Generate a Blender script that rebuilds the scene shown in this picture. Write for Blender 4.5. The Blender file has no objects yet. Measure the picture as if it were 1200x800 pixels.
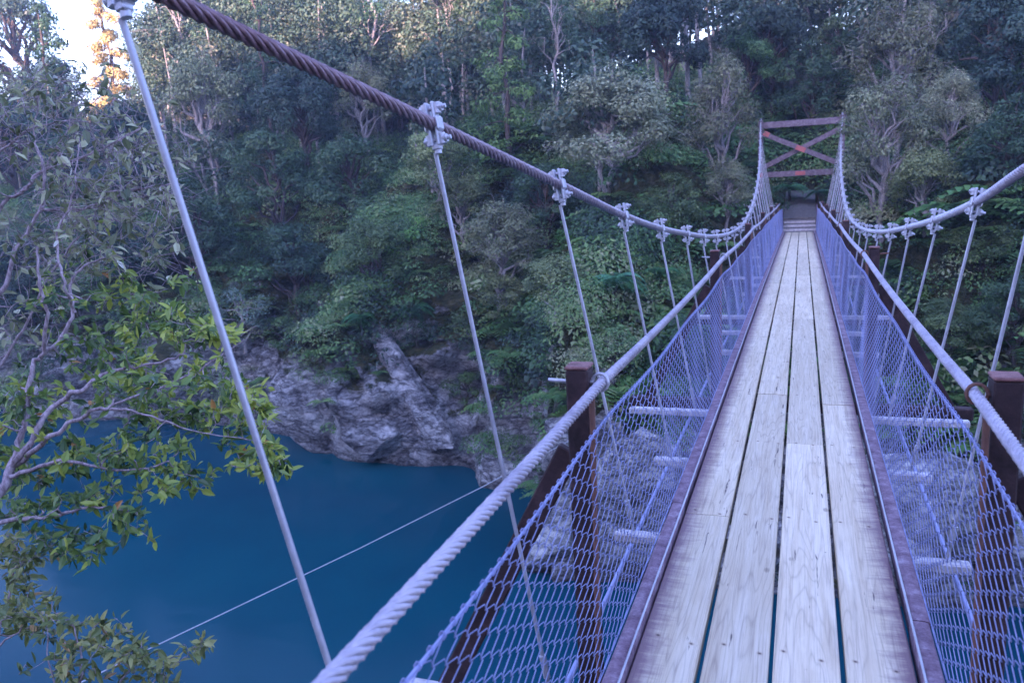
import bpy, bmesh, math, random
import numpy as np
from mathutils import Vector, Matrix, noise
random.seed(5); RS = np.random.RandomState(7)
C = bpy.context.scene
COL = C.collection
PI = math.pi

# ------------------------------------------------------------------ camera
cam_o = np.array([0.0734, 0.0, 1.587])
cF = np.array([-0.3346907, 0.92319241, -0.18893891])
cR = np.array([0.94222858, 0.3307727, -0.05286521])
cU = np.array([-0.01369107, 0.19571713, 0.98056482])
FPX = 950.08
cd = bpy.data.cameras.new('camera'); cam = bpy.data.objects.new('camera', cd); COL.objects.link(cam)
cam.matrix_world = Matrix([[cR[0], cU[0], -cF[0], cam_o[0]], [cR[1], cU[1], -cF[1], cam_o[1]], [cR[2], cU[2], -cF[2], cam_o[2]], [0, 0, 0, 1]])
cd.sensor_width = 36; cd.lens = FPX / 1200 * 36; cd.clip_start = 0.05; cd.clip_end = 2000
cd.dof.use_dof = True; cd.dof.focus_distance = 4.2; cd.dof.aperture_fstop = 4.5
C.camera = cam
# ------------------------------------------------------------------ sky, sun, exposure
W = bpy.data.worlds.new('World'); C.world = W; W.use_nodes = True
nt = W.node_tree; nt.nodes.clear()
sky = nt.nodes.new('ShaderNodeTexSky'); sky.sky_type = 'NISHITA'; sky.sun_disc = False
SUN_EL = math.radians(11); SUN_AZ = math.radians(188)      # from behind the camera, low
sky.sun_elevation = SUN_EL; sky.sun_rotation = SUN_AZ; sky.air_density = 1.0; sky.dust_density = 1.0; sky.ozone_density = 1.6
bg = nt.nodes.new('ShaderNodeBackground'); bg.inputs['Strength'].default_value = 0.15
wo = nt.nodes.new('ShaderNodeOutputWorld')
nt.links.new(sky.outputs[0], bg.inputs[0]); nt.links.new(bg.outputs[0], wo.inputs[0])
ld = bpy.data.lights.new('sun', 'SUN'); ld.energy = 3.0; ld.angle = math.radians(0.6); ld.color = (1.0, 0.72, 0.45)
sun = bpy.data.objects.new('sun', ld); COL.objects.link(sun)
sd = Vector((math.sin(SUN_AZ) * math.cos(SUN_EL), math.cos(SUN_AZ) * math.cos(SUN_EL), math.sin(SUN_EL)))
sun.rotation_euler = sd.to_track_quat('Z', 'Y').to_euler()
vs = C.view_settings
vs.view_transform = 'Standard'; vs.look = 'None'; vs.gamma = 1; vs.exposure = 2.96
try:
    vs.use_white_balance = True; vs.white_balance_temperature = 5750; vs.white_balance_tint = 44
except Exception: pass
C.render.engine = 'CYCLES'
C.cycles.max_bounces = 6; C.cycles.transparent_max_bounces = 4; C.cycles.use_denoising = True

# ------------------------------------------------------------------ helpers
def pray(x, y):
    d = cF + cR * (x - 600) / FPX - cU * (y - 400) / FPX
    return d
def at_dist(x, y, dist):
    d = pray(x, y); return cam_o + d * dist / np.linalg.norm(d)
def at_Y(x, y, Y):
    d = pray(x, y); return cam_o + d * Y / d[1]
def at_Z(x, y, z):
    d = pray(x, y); return cam_o + d * (z - cam_o[2]) / d[2]

def tag(o, label=None, cat=None, group=None, kind=None):
    if label: o['label'] = label
    if cat: o['category'] = cat
    if group: o['group'] = group
    if kind: o['kind'] = kind
    return o
def empty(name, loc, rz=0):
    o = bpy.data.objects.new(name, None); COL.objects.link(o); o.location = loc; o.rotation_euler = (0, 0, rz)
    o.empty_display_size = .3
    return o
def link(name, me, mat, parent=None):
    o = bpy.data.objects.new(name, me)
    if mat: me.materials.append(mat)
    COL.objects.link(o)
    if parent: o.parent = parent
    return o
def copy_tree(o, parent=None):
    c = o.copy(); COL.objects.link(c)
    if parent: c.parent = parent
    for ch in list(o.children): copy_tree(ch, c)
    return c

class MB:
    def __init__(s): s.v = []; s.f = []; s.smooth = []
    def add(s, vs_, fs, smooth=False):
        n = len(s.v); s.v.extend([tuple(float(c) for c in v) for v in vs_]); s.f.extend([tuple(n + i for i in f) for f in fs]); s.smooth.extend([smooth] * len(fs))
    def box(s, c, d, M=None, bev=0.0):
        x, y, z = d[0] / 2, d[1] / 2, d[2] / 2; b = min(bev, x * .9, y * .9, z * .9)
        if b <= 0:
            vs_ = [(i * x, j * y, k * z) for i in (-1, 1) for j in (-1, 1) for k in (-1, 1)]
            fs = [(0, 1, 3, 2), (4, 6, 7, 5), (0, 4, 5, 1), (2, 3, 7, 6), (0, 2, 6, 4), (1, 5, 7, 3)]
        else:
            bm = bmesh.new(); bmesh.ops.create_cube(bm, size=1)
            for v in bm.verts: v.co = Vector((v.co.x * 2 * x, v.co.y * 2 * y, v.co.z * 2 * z))
            bmesh.ops.bevel(bm, geom=bm.edges[:], offset=b, segments=1, affect='EDGES')
            bm.verts.index_update()
            vs_ = [tuple(v.co) for v in bm.verts]; fs = [tuple(v.index for v in f.verts) for f in bm.faces]; bm.free()
        R = M or Matrix.Identity(3)
        s.add([tuple(R @ Vector(v) + Vector(c)) for v in vs_], fs)
    def bar(s, a, b, w, h, bev=0.0, up=(0, 0, 1)):
        a = Vector(a); b = Vector(b); d = (b - a); L = d.length; y = d.normalized(); z = Vector(up)
        x = y.cross(z)
        if x.length < .05: x = y.cross(Vector((1, 0, 0)))
        x.normalize(); z = x.cross(y)
        M = Matrix((x, y, z)).transposed()
        s.box((a + b) / 2, (w, L, h), M, bev)
    def tube(s, pts, r, n=8, cap=True):
        P = [Vector(p) for p in pts]; m = len(P)
        rr = r if hasattr(r, '__len__') else [r] * m
        T = [(P[min(i + 1, m - 1)] - P[max(i - 1, 0)]).normalized() for i in range(m)]
        ref = Vector((0, 0, 1)) if abs(T[0].z) < .9 else Vector((1, 0, 0))
        u = T[0].cross(ref).normalized(); vs_ = []
        for i in range(m):
            u = (u - T[i] * u.dot(T[i]))
            if u.length < 1e-6: u = T[i].orthogonal()
            u.normalize(); w = T[i].cross(u)
            for k in range(n):
                a = 2 * PI * k / n; vs_.append(P[i] + (u * math.cos(a) + w * math.sin(a)) * rr[i])
        fs = [(i * n + k, i * n + (k + 1) % n, (i + 1) * n + (k + 1) % n, (i + 1) * n + k) for i in range(m - 1) for k in range(n)]
        s.add(vs_, fs, True)
        if cap:
            s.add(vs_[:n], [tuple(range(n))[::-1]]); s.add(vs_[-n:], [tuple(range(n))])
    def mesh(s, name):
        me = bpy.data.meshes.new(name); me.from_pydata(s.v, [], s.f); me.polygons.foreach_set('use_smooth', s.smooth); me.update(); return me
    def build(s, name, mat, parent=None): return link(name, s.mesh(name), mat, parent)

def quads_mesh(name, V, nper=4, attr=None, smooth=False):
    """V: (F, nper, 3) array of separate polygons"""
    F = V.shape[0]; me = bpy.data.meshes.new(name)
    me.vertices.add(F * nper); me.vertices.foreach_set('co', V.reshape(-1).astype(np.float32))
    me.loops.add(F * nper); me.loops.foreach_set('vertex_index', np.arange(F * nper, dtype=np.int32))
    me.polygons.add(F); me.polygons.foreach_set('loop_start', np.arange(0, F * nper, nper, dtype=np.int32))
    me.polygons.foreach_set('loop_total', np.full(F, nper, dtype=np.int32))
    if smooth: me.polygons.foreach_set('use_smooth', np.ones(F, bool))
    me.update(calc_edges=True)
    if attr is not None:
        a = me.attributes.new('tint', 'FLOAT', 'FACE'); a.data.foreach_set('value', attr.astype(np.float32))
    return me
def grid_mesh(name, P, smooth=True):
    n, m = P.shape[:2]; me = bpy.data.meshes.new(name)
    idx = np.arange(n * m).reshape(n, m)
    f = np.stack([idx[:-1, :-1], idx[1:, :-1], idx[1:, 1:], idx[:-1, 1:]], -1).reshape(-1, 4); F = len(f)
    me.vertices.add(n * m); me.vertices.foreach_set('co', P.reshape(-1).astype(np.float32))
    me.loops.add(F * 4); me.loops.foreach_set('vertex_index', f.reshape(-1).astype(np.int32))
    me.polygons.add(F); me.polygons.foreach_set('loop_start', np.arange(0, F * 4, 4, dtype=np.int32)); me.polygons.foreach_set('loop_total', np.full(F, 4, dtype=np.int32))
    if smooth: me.polygons.foreach_set('use_smooth', np.ones(F, bool))
    me.update(calc_edges=True); return me
def prism_mesh(name, G):
    n, m = G.shape[:2]; idx = np.arange(n * m).reshape(n, m)
    f = np.stack([idx[:-1], idx[1:], np.roll(idx[1:], -1, 1), np.roll(idx[:-1], -1, 1)], -1).reshape(-1, 4).tolist()
    f.append(idx[0].tolist()[::-1]); f.append(idx[-1].tolist())
    me = bpy.data.meshes.new(name); me.from_pydata(G.reshape(-1, 3).tolist(), [], f)
    bm = bmesh.new(); bm.from_mesh(me); bmesh.ops.recalc_face_normals(bm, faces=bm.faces[:]); bm.to_mesh(me); bm.free(); return me
def fbm(x, y, z, o=5, h=1.0):
    return noise.fractal(Vector((x, y, z)), h, 2.0, o, noise_basis='PERLIN_ORIGINAL')

# ------------------------------------------------------------------ materials
class NT:
    def __init__(s, name):
        s.m = bpy.data.materials.new(name); s.m.use_nodes = True; s.t = s.m.node_tree; s.t.nodes.clear()
        s.out = s.t.nodes.new('ShaderNodeOutputMaterial')
    def n(s, typ, **k):
        nd = s.t.nodes.new(typ)
        ins = k.pop('ins', {})
        for a, b in k.items(): setattr(nd, a, b)
        for a, b in ins.items():
            if isinstance(b, bpy.types.NodeSocket): s.t.links.new(b, nd.inputs[a])
            else: nd.inputs[a].default_value = b
        return nd
    def coord(s, scale=(1, 1, 1), space='Object'):
        tc = s.n('ShaderNodeTexCoord'); return s.n('ShaderNodeMapping', ins={0: tc.outputs[space], 3: scale}).outputs[0]
    def noise(s, vec, sc, det=6, rough=.6, dist=0):
        return s.n('ShaderNodeTexNoise', ins={'Vector': vec, 'Scale': sc, 'Detail': det, 'Roughness': rough, 'Distortion': dist}).outputs[0]
    def ramp(s, fac, stops):
        r = s.n('ShaderNodeValToRGB', ins={0: fac}); e = r.color_ramp.elements
        while len(e) < len(stops): e.new(.5)
        for i, (p, c) in enumerate(stops):
            e[i].position = p; e[i].color = (*c, 1) if hasattr(c, '__len__') else (c, c, c, 1)
        return r.outputs[0]
    def mix(s, f, a, b, mode='MIX'):
        nd = s.n('ShaderNodeMix', data_type='RGBA', blend_type=mode)
        for i, v in ((0, f), (6, a), (7, b)):
            if isinstance(v, bpy.types.NodeSocket): s.t.links.new(v, nd.inputs[i])
            else: nd.inputs[i].default_value = (*v, 1) if (i and len(v) == 3) else v
        return nd.outputs[2]
    def math(s, op, a, b=0.0, clamp=False):
        nd = s.n('ShaderNodeMath', operation=op, use_clamp=clamp)
        for i, v in ((0, a), (1, b)):
            if isinstance(v, bpy.types.NodeSocket): s.t.links.new(v, nd.inputs[i])
            else: nd.inputs[i].default_value = v
        return nd.outputs[0]
    def bump(s, h, st=.5, dist=.01): return s.n('ShaderNodeBump', ins={'Height': h, 'Strength': st, 'Distance': dist}).outputs[0]
    def pbsdf(s, col, rough=.6, metal=0.0, normal=None, spec=.5):
        p = s.n('ShaderNodeBsdfPrincipled')
        for k, v in (('Base Color', col), ('Roughness', rough), ('Metallic', metal), ('Normal', normal), ('Specular IOR Level', spec)):
            if v is None: continue
            if isinstance(v, bpy.types.NodeSocket): s.t.links.new(v, p.inputs[k])
            else: p.inputs[k].default_value = (*v, 1) if k == 'Base Color' else v
        return p.outputs[0]
    def done(s, sh): s.t.links.new(sh, s.out.inputs[0]); return s.m

def mat_deck():
    N = NT('weathered_deck_timber'); tc = N.n('ShaderNodeTexCoord'); oi = N.n('ShaderNodeObjectInfo')
    off = N.n('ShaderNodeVectorMath', operation='SCALE', ins={0: (13.7, 5.1, 3.3), 'Scale': oi.outputs['Random']}).outputs[0]
    pv = N.n('ShaderNodeVectorMath', operation='ADD', ins={0: tc.outputs['Object'], 1: off}).outputs[0]
    warp = N.noise(pv, 3.2, 3, .5)
    st = N.n('ShaderNodeMapping', ins={0: pv, 3: (1, .045, 1)}).outputs[0]
    st2 = N.n('ShaderNodeVectorMath', operation='ADD', ins={0: st, 1: N.n('ShaderNodeVectorMath', operation='SCALE', ins={0: warp, 'Scale': .05}).outputs[0]}).outputs[0]
    grain = N.noise(N.n('ShaderNodeMapping', ins={0: pv, 3: (1, .022, 1)}).outputs[0], 120, 6, .7)
    wide = N.noise(st2, 22, 4, .6)
    crack = N.ramp(N.noise(st2, 48, 3, .55, .3), [(.0, 0.0), (.27, 0.0), (.33, 1.0), (1, 1.0)])
    vk = N.n('ShaderNodeMapping', ins={0: pv, 3: (5.5, 2.6, 1)}).outputs[0]
    vor = N.n('ShaderNodeTexVoronoi', ins={'Vector': vk, 'Scale': 1.0, 'Randomness': 1.0}).outputs['Distance']
    knot = N.ramp(vor, [(0, 0.15), (.055, .3), (.085, 1.0), (1, 1.0)])
    base = N.ramp(wide, [(.28, (.54, .42, .28)), (.5, (.63, .515, .36)), (.72, (.72, .61, .45))])
    base = N.mix(.65, base, N.ramp(grain, [(.34, (.62, .58, .60)), (.52, (1, 1, 1))]), 'MULTIPLY')
    gl = N.math('ABSOLUTE', N.math('SUBTRACT', N.math('FRACT', N.math('MULTIPLY', N.noise(N.n('ShaderNodeMapping', ins={0: pv, 3: (1, .055, 1)}).outputs[0], 8.5, 2, .5), 17.0)), .5))
    base = N.mix(.40, base, N.ramp(gl, [(0, (.50, .46, .47)), (.09, (.85, .84, .84)), (.2, (1, 1, 1))]), 'MULTIPLY')
    base = N.mix(1.0, base, N.ramp(crack, [(0, (.22, .20, .24)), (1, (1, 1, 1))]), 'MULTIPLY')
    base = N.mix(.8, base, N.ramp(knot, [(0, (.35, .30, .30)), (1, (1, 1, 1))]), 'MULTIPLY')
    tone = N.math('ADD', N.math('MULTIPLY', oi.outputs['Random'], .22), .86)
    base = N.n('ShaderNodeVectorMath', operation='SCALE', ins={0: base, 'Scale': tone}).outputs[0]
    # old red-brown stain soaked in along the kerbs (bridge coordinates in a vertex attribute)
    at = N.n('ShaderNodeAttribute', attribute_name='edge').outputs['Fac']
    sn = N.noise(N.n('ShaderNodeMapping', ins={0: pv, 3: (1.2, 6.5, 1)}).outputs[0], 3.5, 7, .75)
    stain = N.math('MULTIPLY', N.math('SUBTRACT', N.math('ADD', at, N.math('MULTIPLY', sn, 1.0)), .90), 2.4, True)
    base = N.mix(N.math('MULTIPLY', stain, .85), base, (.17, .085, .12))
    # two dark nail heads wherever a plank crosses a transom
    wy = N.n('ShaderNodeSeparateXYZ', ins={0: N.n('ShaderNodeNewGeometry').outputs['Position']}).outputs[1]
    lx = N.n('ShaderNodeSeparateXYZ', ins={0: tc.outputs['Object']}).outputs[0]
    fy = N.math('MULTIPLY', N.math('SUBTRACT', N.math('FRACT', N.math('ADD', N.math('DIVIDE', N.math('SUBTRACT', wy, 2.6284), 1.1671), 20.5)), .5), 1.1671)
    fy = N.math('ADD', fy, N.math('MULTIPLY', lx, .22))
    dx = N.math('SUBTRACT', N.math('ABSOLUTE', N.math('ADD', lx, N.math('MULTIPLY', N.math('SUBTRACT', oi.outputs['Random'], .5), .03))), .06)
    dd = N.math('SQRT', N.math('ADD', N.math('MULTIPLY', fy, fy), N.math('MULTIPLY', dx, dx)))
    base = N.mix(1.0, base, N.ramp(dd, [(0, (.10, .08, .09)), (.0034, (.14, .11, .12)), (.005, (.7, .62, .60)), (.013, (1, 1, 1))]), 'MULTIPLY')
    h = N.math('ADD', N.math('MULTIPLY', crack, .7), N.math('MULTIPLY', grain, .5))
    return N.done(N.pbsdf(base, .72, 0, N.bump(h, .55, .006), .35))

def mat_timber(name, dark, mid, light, sc=1.0, st=.5):
    N = NT(name); v = N.coord((1, 1, 1)); n1 = N.noise(v, 9 * sc, 8, .7); n2 = N.noise(v, 55 * sc, 5, .7); n3 = N.noise(v, 3 * sc, 3)
    c = N.ramp(n1, [(.3, dark), (.52, mid), (.74, light)])
    c = N.mix(.5, c, N.ramp(n2, [(.35, (.45, .42, .45)), (.6, (1, 1, 1))]), 'MULTIPLY')
    return N.done(N.pbsdf(c, .8, 0, N.bump(N.math('ADD', n2, n3), st, .006), .3))

def mat_metal(name, a, b, rough=.5, metal=.35, sc=30):
    N = NT(name); v = N.coord(); n1 = N.noise(v, sc, 5, .65); n2 = N.noise(v, sc * .12, 3)
    c = N.ramp(N.math('MULTIPLY', N.math('ADD', n1, n2), .5), [(.35, b), (.6, a)])
    return N.done(N.pbsdf(c, N.ramp(n1, [(.3, rough - .1), (.7, rough + .12)]), metal, N.bump(n1, .25, .002)))

def mat_leaf(name, cols, hue=.03, trans=.22, rough=.5, spec=.4):
    N = NT(name); t = N.n('ShaderNodeAttribute', attribute_name='tint').outputs['Fac']; oi = N.n('ShaderNodeObjectInfo')
    k = len(cols); c = N.ramp(t, [(i / (k - 1), cc) for i, cc in enumerate(cols)])
    r = oi.outputs['Random']
    c = N.n('ShaderNodeHueSaturation', ins={'Hue': N.math('ADD', N.math('MULTIPLY', r, hue * 2), .5 - hue), 'Saturation': 1.0,
            'Value': N.math('ADD', N.math('MULTIPLY', N.math('FRACT', N.math('MULTIPLY', r, 7.31)), .5), .75), 'Color': c}).outputs[0]
    p = N.pbsdf(c, rough, 0, None, spec)
    tr = N.n('ShaderNodeBsdfTranslucent', ins={0: c}).outputs[0]
    return N.done(N.n('ShaderNodeMixShader', ins={0: trans, 1: p, 2: tr}).outputs[0])

def mat_bark(name, dark, light, sc=6):
    N = NT(name); v = N.coord((1, 1, .35)); n1 = N.noise(v, sc, 8, .7); n2 = N.noise(v, sc * 4, 4)
    c = N.ramp(N.math('MULTIPLY', N.math('ADD', n1, n2), .5), [(.35, dark), (.62, light)])
    return N.done(N.pbsdf(c, .9, 0, N.bump(n1, .6, .02), .2))

def mat_rock(name, moss=0.5, mossz=(-6.4, -2.6)):
    N = NT(name); ge = N.n('ShaderNodeNewGeometry'); P = ge.outputs['Position']
    sep = N.n('ShaderNodeSeparateXYZ', ins={0: P}); nz = N.n('ShaderNodeSeparateXYZ', ins={0: ge.outputs['Normal']}).outputs[2]
    wv = N.n('ShaderNodeTexNoise', ins={'Vector': P, 'Scale': .8, 'Detail': 5, 'Roughness': .6}).outputs[1]
    wp = N.n('ShaderNodeVectorMath', operation='ADD', ins={0: P, 1: N.n('ShaderNodeVectorMath', operation='SCALE', ins={0: wv, 'Scale': .55}).outputs[0]}).outputs[0]
    rot = N.n('ShaderNodeMapping', ins={0: wp, 2: (.3, .75, .2), 3: (.55, .55, 1.5)}).outputs[0]
    n1 = N.noise(rot, .9, 10, .76, .05); n2 = N.noise(P, 6.0, 9, .75)
    def ridge(sc, w):
        q = N.noise(rot, sc, 7, .62, .1)
        return N.math('DIVIDE', N.math('ABSOLUTE', N.math('SUBTRACT', q, .5)), w, True)
    cr = ridge(1.0, .045); cr2 = ridge(2.7, .05)
    c = N.ramp(n1, [(.36, (.14, .13, .14)), (.44, (.40, .385, .40)), (.51, (.64, .62, .63)), (.62, (.86, .84, .84))])
    c = N.mix(.75, c, N.ramp(cr, [(0, (.20, .19, .20)), (.6, (.9, .9, .9)), (1, (1, 1, 1))]), 'MULTIPLY')
    c = N.mix(.6, c, N.ramp(cr2, [(0, (.25, .24, .26)), (.7, (1, 1, 1))]), 'MULTIPLY')
    vc = N.n('ShaderNodeTexVoronoi', feature='DISTANCE_TO_EDGE', ins={'Vector': rot, 'Scale': 1.7}).outputs['Distance']
    c = N.mix(.5, c, N.ramp(vc, [(0, (.15, .14, .16)), (.035, (1, 1, 1))]), 'MULTIPLY')
    c = N.mix(.6, c, N.ramp(n2, [(.40, (.45, .43, .45)), (.56, (1, 1, 1))]), 'MULTIPLY')
    tide = N.n('ShaderNodeMapRange', ins={0: N.math('ADD', sep.outputs[2], N.math('MULTIPLY', n2, .5)), 1: -8.25, 2: -7.95, 3: .35, 4: 1.0}).outputs[0]
    c = N.n('ShaderNodeVectorMath', operation='SCALE', ins={0: c, 'Scale': tide}).outputs[0]
    hz = N.math('DIVIDE', N.math('SUBTRACT', sep.outputs[2], mossz[0]), mossz[1] - mossz[0])
    hz = N.math('MINIMUM', hz, 1.6)
    mn = N.noise(P, .6, 8, .72, .4)
    m = N.math('ADD', N.math('ADD', N.math('MULTIPLY', hz, .55), N.math('MULTIPLY', nz, .25)), N.math('MULTIPLY', N.math('SUBTRACT', mn, .5), 2.4))
    m = N.ramp(N.math('ADD', m, moss - .5), [(.34, 0.0), (.50, 1.0)])
    mc = N.ramp(N.noise(P, 2.6, 9, .75), [(.34, (.020, .028, .014)), (.48, (.065, .078, .028)), (.58, (.12, .105, .045)), (.72, (.17, .18, .06))])
    c = N.mix(m, c, mc)
    h = N.math('ADD', N.math('MULTIPLY', n1, 1.0), N.math('ADD', N.math('MULTIPLY', n2, .5), N.math('ADD', N.math('MULTIPLY', cr, .35), N.math('MULTIPLY', cr2, .2))))
    return N.done(N.pbsdf(c, .85, 0, N.bump(h, 1.0, .35), .25))

def mat_water():
    N = NT('glacial_water'); ge = N.n('ShaderNodeNewGeometry'); P = ge.outputs['Position']
    n1 = N.noise(P, .9, 4, .5, .3); n2 = N.noise(P, .07, 4)
    c = N.ramp(n2, [(.35, (.0, .045, .072)), (.65, (.0, .070, .095))])
    return N.done(N.pbsdf(c, .14, 0, N.bump(n1, .14, .10), .04))

M = {}
M['deck'] = mat_deck()
M['kerb'] = mat_timber('stained_kerb_timber', (.11, .06, .085), (.24, .155, .20), (.42, .34, .39), 1.6)
M['post'] = mat_timber('dark_creosoted_timber', (.020, .012, .013), (.050, .028, .030), (.11, .062, .06), 1.0)
M['cap'] = mat_timber('worn_red_post_top', (.12, .05, .05), (.26, .12, .11), (.38, .22, .20), 2)
M['pale_timber'] = mat_timber('pale_grey_transom_timber', (.30, .27, .28), (.55, .51, .53), (.75, .72, .73), 1.6)
M['tower'] = mat_timber('tower_timber', (.10, .07, .085), (.20, .15, .18), (.34, .29, .33), 1.2)
M['galv'] = mat_metal('galvanised_steel', (.50, .49, .54), (.34, .33, .38), .48, .4)
M['clamp'] = mat_metal('galvanised_clamp_steel', (.58, .57, .62), (.36, .35, .40), .45, .4, 60)
M['net'] = mat_metal('galvanised_net_wire', (.32, .34, .58), (.20, .22, .40), .5, .25)
M['rope'] = mat_metal('galvanised_hand_rope', (.50, .45, .51), (.28, .24, .29), .6, .2, 40)
M['rust'] = mat_metal('rusty_steel', (.22, .10, .07), (.10, .045, .035), .8, .1)
M['redpaint'] = mat_metal('faded_red_plate', (.50, .13, .12), (.33, .10, .10), .6, 0)
def mat_maincable():
    N = NT('main_cable_wire'); ge = N.n('ShaderNodeNewGeometry'); P = ge.outputs['Position']; y = N.n('ShaderNodeSeparateXYZ', ins={0: P}).outputs[1]
    n1 = N.noise(P, 9, 6, .7); f = N.ramp(N.math('ADD', N.math('MULTIPLY', y, .13), N.math('MULTIPLY', n1, .5)), [(.45, (.27, .15, .17)), (.8, (.44, .37, .43)), (1, (.56, .52, .58))])
    n2 = N.noise(P, 40, 5, .7)
    c = N.mix(.6, f, N.ramp(n2, [(.35, (.45, .4, .42)), (.6, (1, 1, 1))]), 'MULTIPLY')
    return N.done(N.pbsdf(c, .45, .3, N.bump(n2, .3, .002)))
M['main'] = mat_maincable()
M['rock'] = mat_rock('gorge_rock', .60)
M['boulder'] = mat_rock('pale_boulder_rock', .10, (-4.5, 6))
M['water'] = mat_water()
M['bark'] = mat_bark('dark_bark', (.035, .028, .028), (.12, .095, .09))
M['palebark'] = mat_bark('pale_bark', (.16, .14, .14), (.42, .38, .38))
M['twig'] = mat_bark('mauve_twig_bark', (.16, .11, .12), (.50, .40, .43), 20)
M['path'] = mat_timber('gravel_path', (.08, .072, .068), (.18, .16, .15), (.32, .29, .28), 1.4)
L = {}
L['dark'] = mat_leaf('leaf_dark_green', [(0.024, 0.063, 0.037), (0.056, 0.123, 0.060), (0.121, 0.201, 0.091)])
L['mid'] = mat_leaf('leaf_mid_green', [(0.044, 0.104, 0.040), (0.110, 0.211, 0.075), (0.219, 0.345, 0.120)])
L['olive'] = mat_leaf('leaf_olive', [(0.067, 0.091, 0.039), (0.164, 0.202, 0.077), (0.328, 0.354, 0.154)])
L['fresh'] = mat_leaf('leaf_fresh_green', [(.05, .12, .035), (.12, .24, .07), (.22, .38, .12)])
L['bright'] = mat_leaf('leaf_bright_green', [(0.045, 0.126, 0.027), (0.105, 0.268, 0.053), (0.210, 0.425, 0.105)])
L['grey'] = mat_leaf('leaf_grey', [(.12, .145, .08), (.26, .30, .17), (.46, .50, .32)], .02)
L['mauve'] = mat_leaf('leaf_mauve_grey', [(.085, .105, .055), (.17, .20, .105), (.29, .32, .18)], .02)
L['blue'] = mat_leaf('leaf_blue_grey', [(0.079, 0.138, 0.114), (0.175, 0.276, 0.228), (0.315, 0.441, 0.367)], .02)
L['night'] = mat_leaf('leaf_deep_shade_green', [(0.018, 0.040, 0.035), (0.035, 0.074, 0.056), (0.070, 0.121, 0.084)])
L['fern'] = mat_leaf('fern_green', [(0.027, 0.120, 0.064), (0.064, 0.227, 0.103), (0.137, 0.382, 0.148)])
L['sunlit_gold'] = mat_leaf('leaf_sunlit_gold', [(0.256, 0.202, 0.080), (0.448, 0.336, 0.128), (0.672, 0.504, 0.192)], .01)  # warm low sunlight on the treetops is painted into this leaf colour
L['fg'] = mat_leaf('shrub_glossy_leaf', [(.030, .075, .030), (.085, .165, .055), (.19, .30, .07), (.45, .52, .09), (.50, .20, .06)], .0, .3, .38, .5)
L['fg3'] = mat_leaf('shrub_olive_leaf', [(.04, .06, .02), (.10, .14, .04), (.20, .23, .07), (.36, .35, .12), (.42, .24, .10)], .0, .25, .45, .5)
L['fg2'] = mat_leaf('shrub_small_leaf', [(.06, .08, .04), (.13, .15, .075), (.24, .25, .13), (.42, .42, .26), (.50, .50, .46)], .0, .25, .45, .5)

# ------------------------------------------------------------------ bridge geometry functions
D0 = 2.6284; S = 1.16710; DT = 31.4; DN = -3.6; KMIN = -5; KMAX = 23
def dz(y): return -.004355 * y - .000374 * y * y
_k = np.array([DN, -.9, .29, 1.461, 2.628, 3.795, 4.963, 6.13, 7.297, 8.464, 9.631, 10.8, 11.97, 13.13, 14.3, 17, 20, 23, 26, 29, DT])
_xl = np.array([1.75, 1.62, 1.47, 1.305, 1.123, 1.02, .955, .918, .88, .868, .855, .84, .83, .825, .83, .87, .935, 1.02, 1.13, 1.26, 1.366])
_xr = np.array([1.75, 1.58, 1.40, 1.22, 1.07, .96, .95, .92, .89, .872, .85, .83, .82, .815, .82, .86, .93, 1.01, 1.12, 1.25, 1.366])
_z = np.array([3.45, 2.72, 2.38, 2.075, 1.805, 1.577, 1.368, 1.21, 1.085, .975, .885, .82, .775, .76, .775, .90, 1.16, 1.54, 2.05, 2.70, 3.33])
def smooth_interp(y, xs, ys):
    # Catmull-Rom style smoothing
    m = np.gradient(ys, xs); i = int(np.clip(np.searchsorted(xs, y) - 1, 0, len(xs) - 2)); h = xs[i + 1] - xs[i]; t = (y - xs[i]) / h
    return (2 * t**3 - 3 * t**2 + 1) * ys[i] + (t**3 - 2 * t**2 + t) * h * m[i] + (-2 * t**3 + 3 * t**2) * ys[i + 1] + (t**3 - t**2) * h * m[i + 1]
def cable(side, y): return Vector((-smooth_interp(y, _k, _xl) if side < 0 else smooth_interp(y, _k, _xr), y, smooth_interp(y, _k, _z)))
def hand(side, y):
    x = .562 + max(0, (y - 22)) * .012; z = dz(y) + .925
    ph = ((y - D0) / (4 * S)) % 1.0
    z -= .025 * 4 * ph * (1 - ph)
    return Vector((side * x, y, z))
def netp(side, y, t):   # t 0 at the kerb, 1 at the top wire
    ph = ((y - D0) / (4 * S)) % 1.0
    x = .519 + .046 * t + .012 * math.sin(y * 1.7 + side) * t * (1 - t) * 2.2 + .008 * math.sin(y * 5.3 + 2 * side) * t * (1 - t) * 3
    z = dz(y) + .02 + t * (.755 - .02 * 4 * ph * (1 - ph) + .008 * math.sin(y * 2.9))
    return Vector((side * x, y, z))

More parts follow.
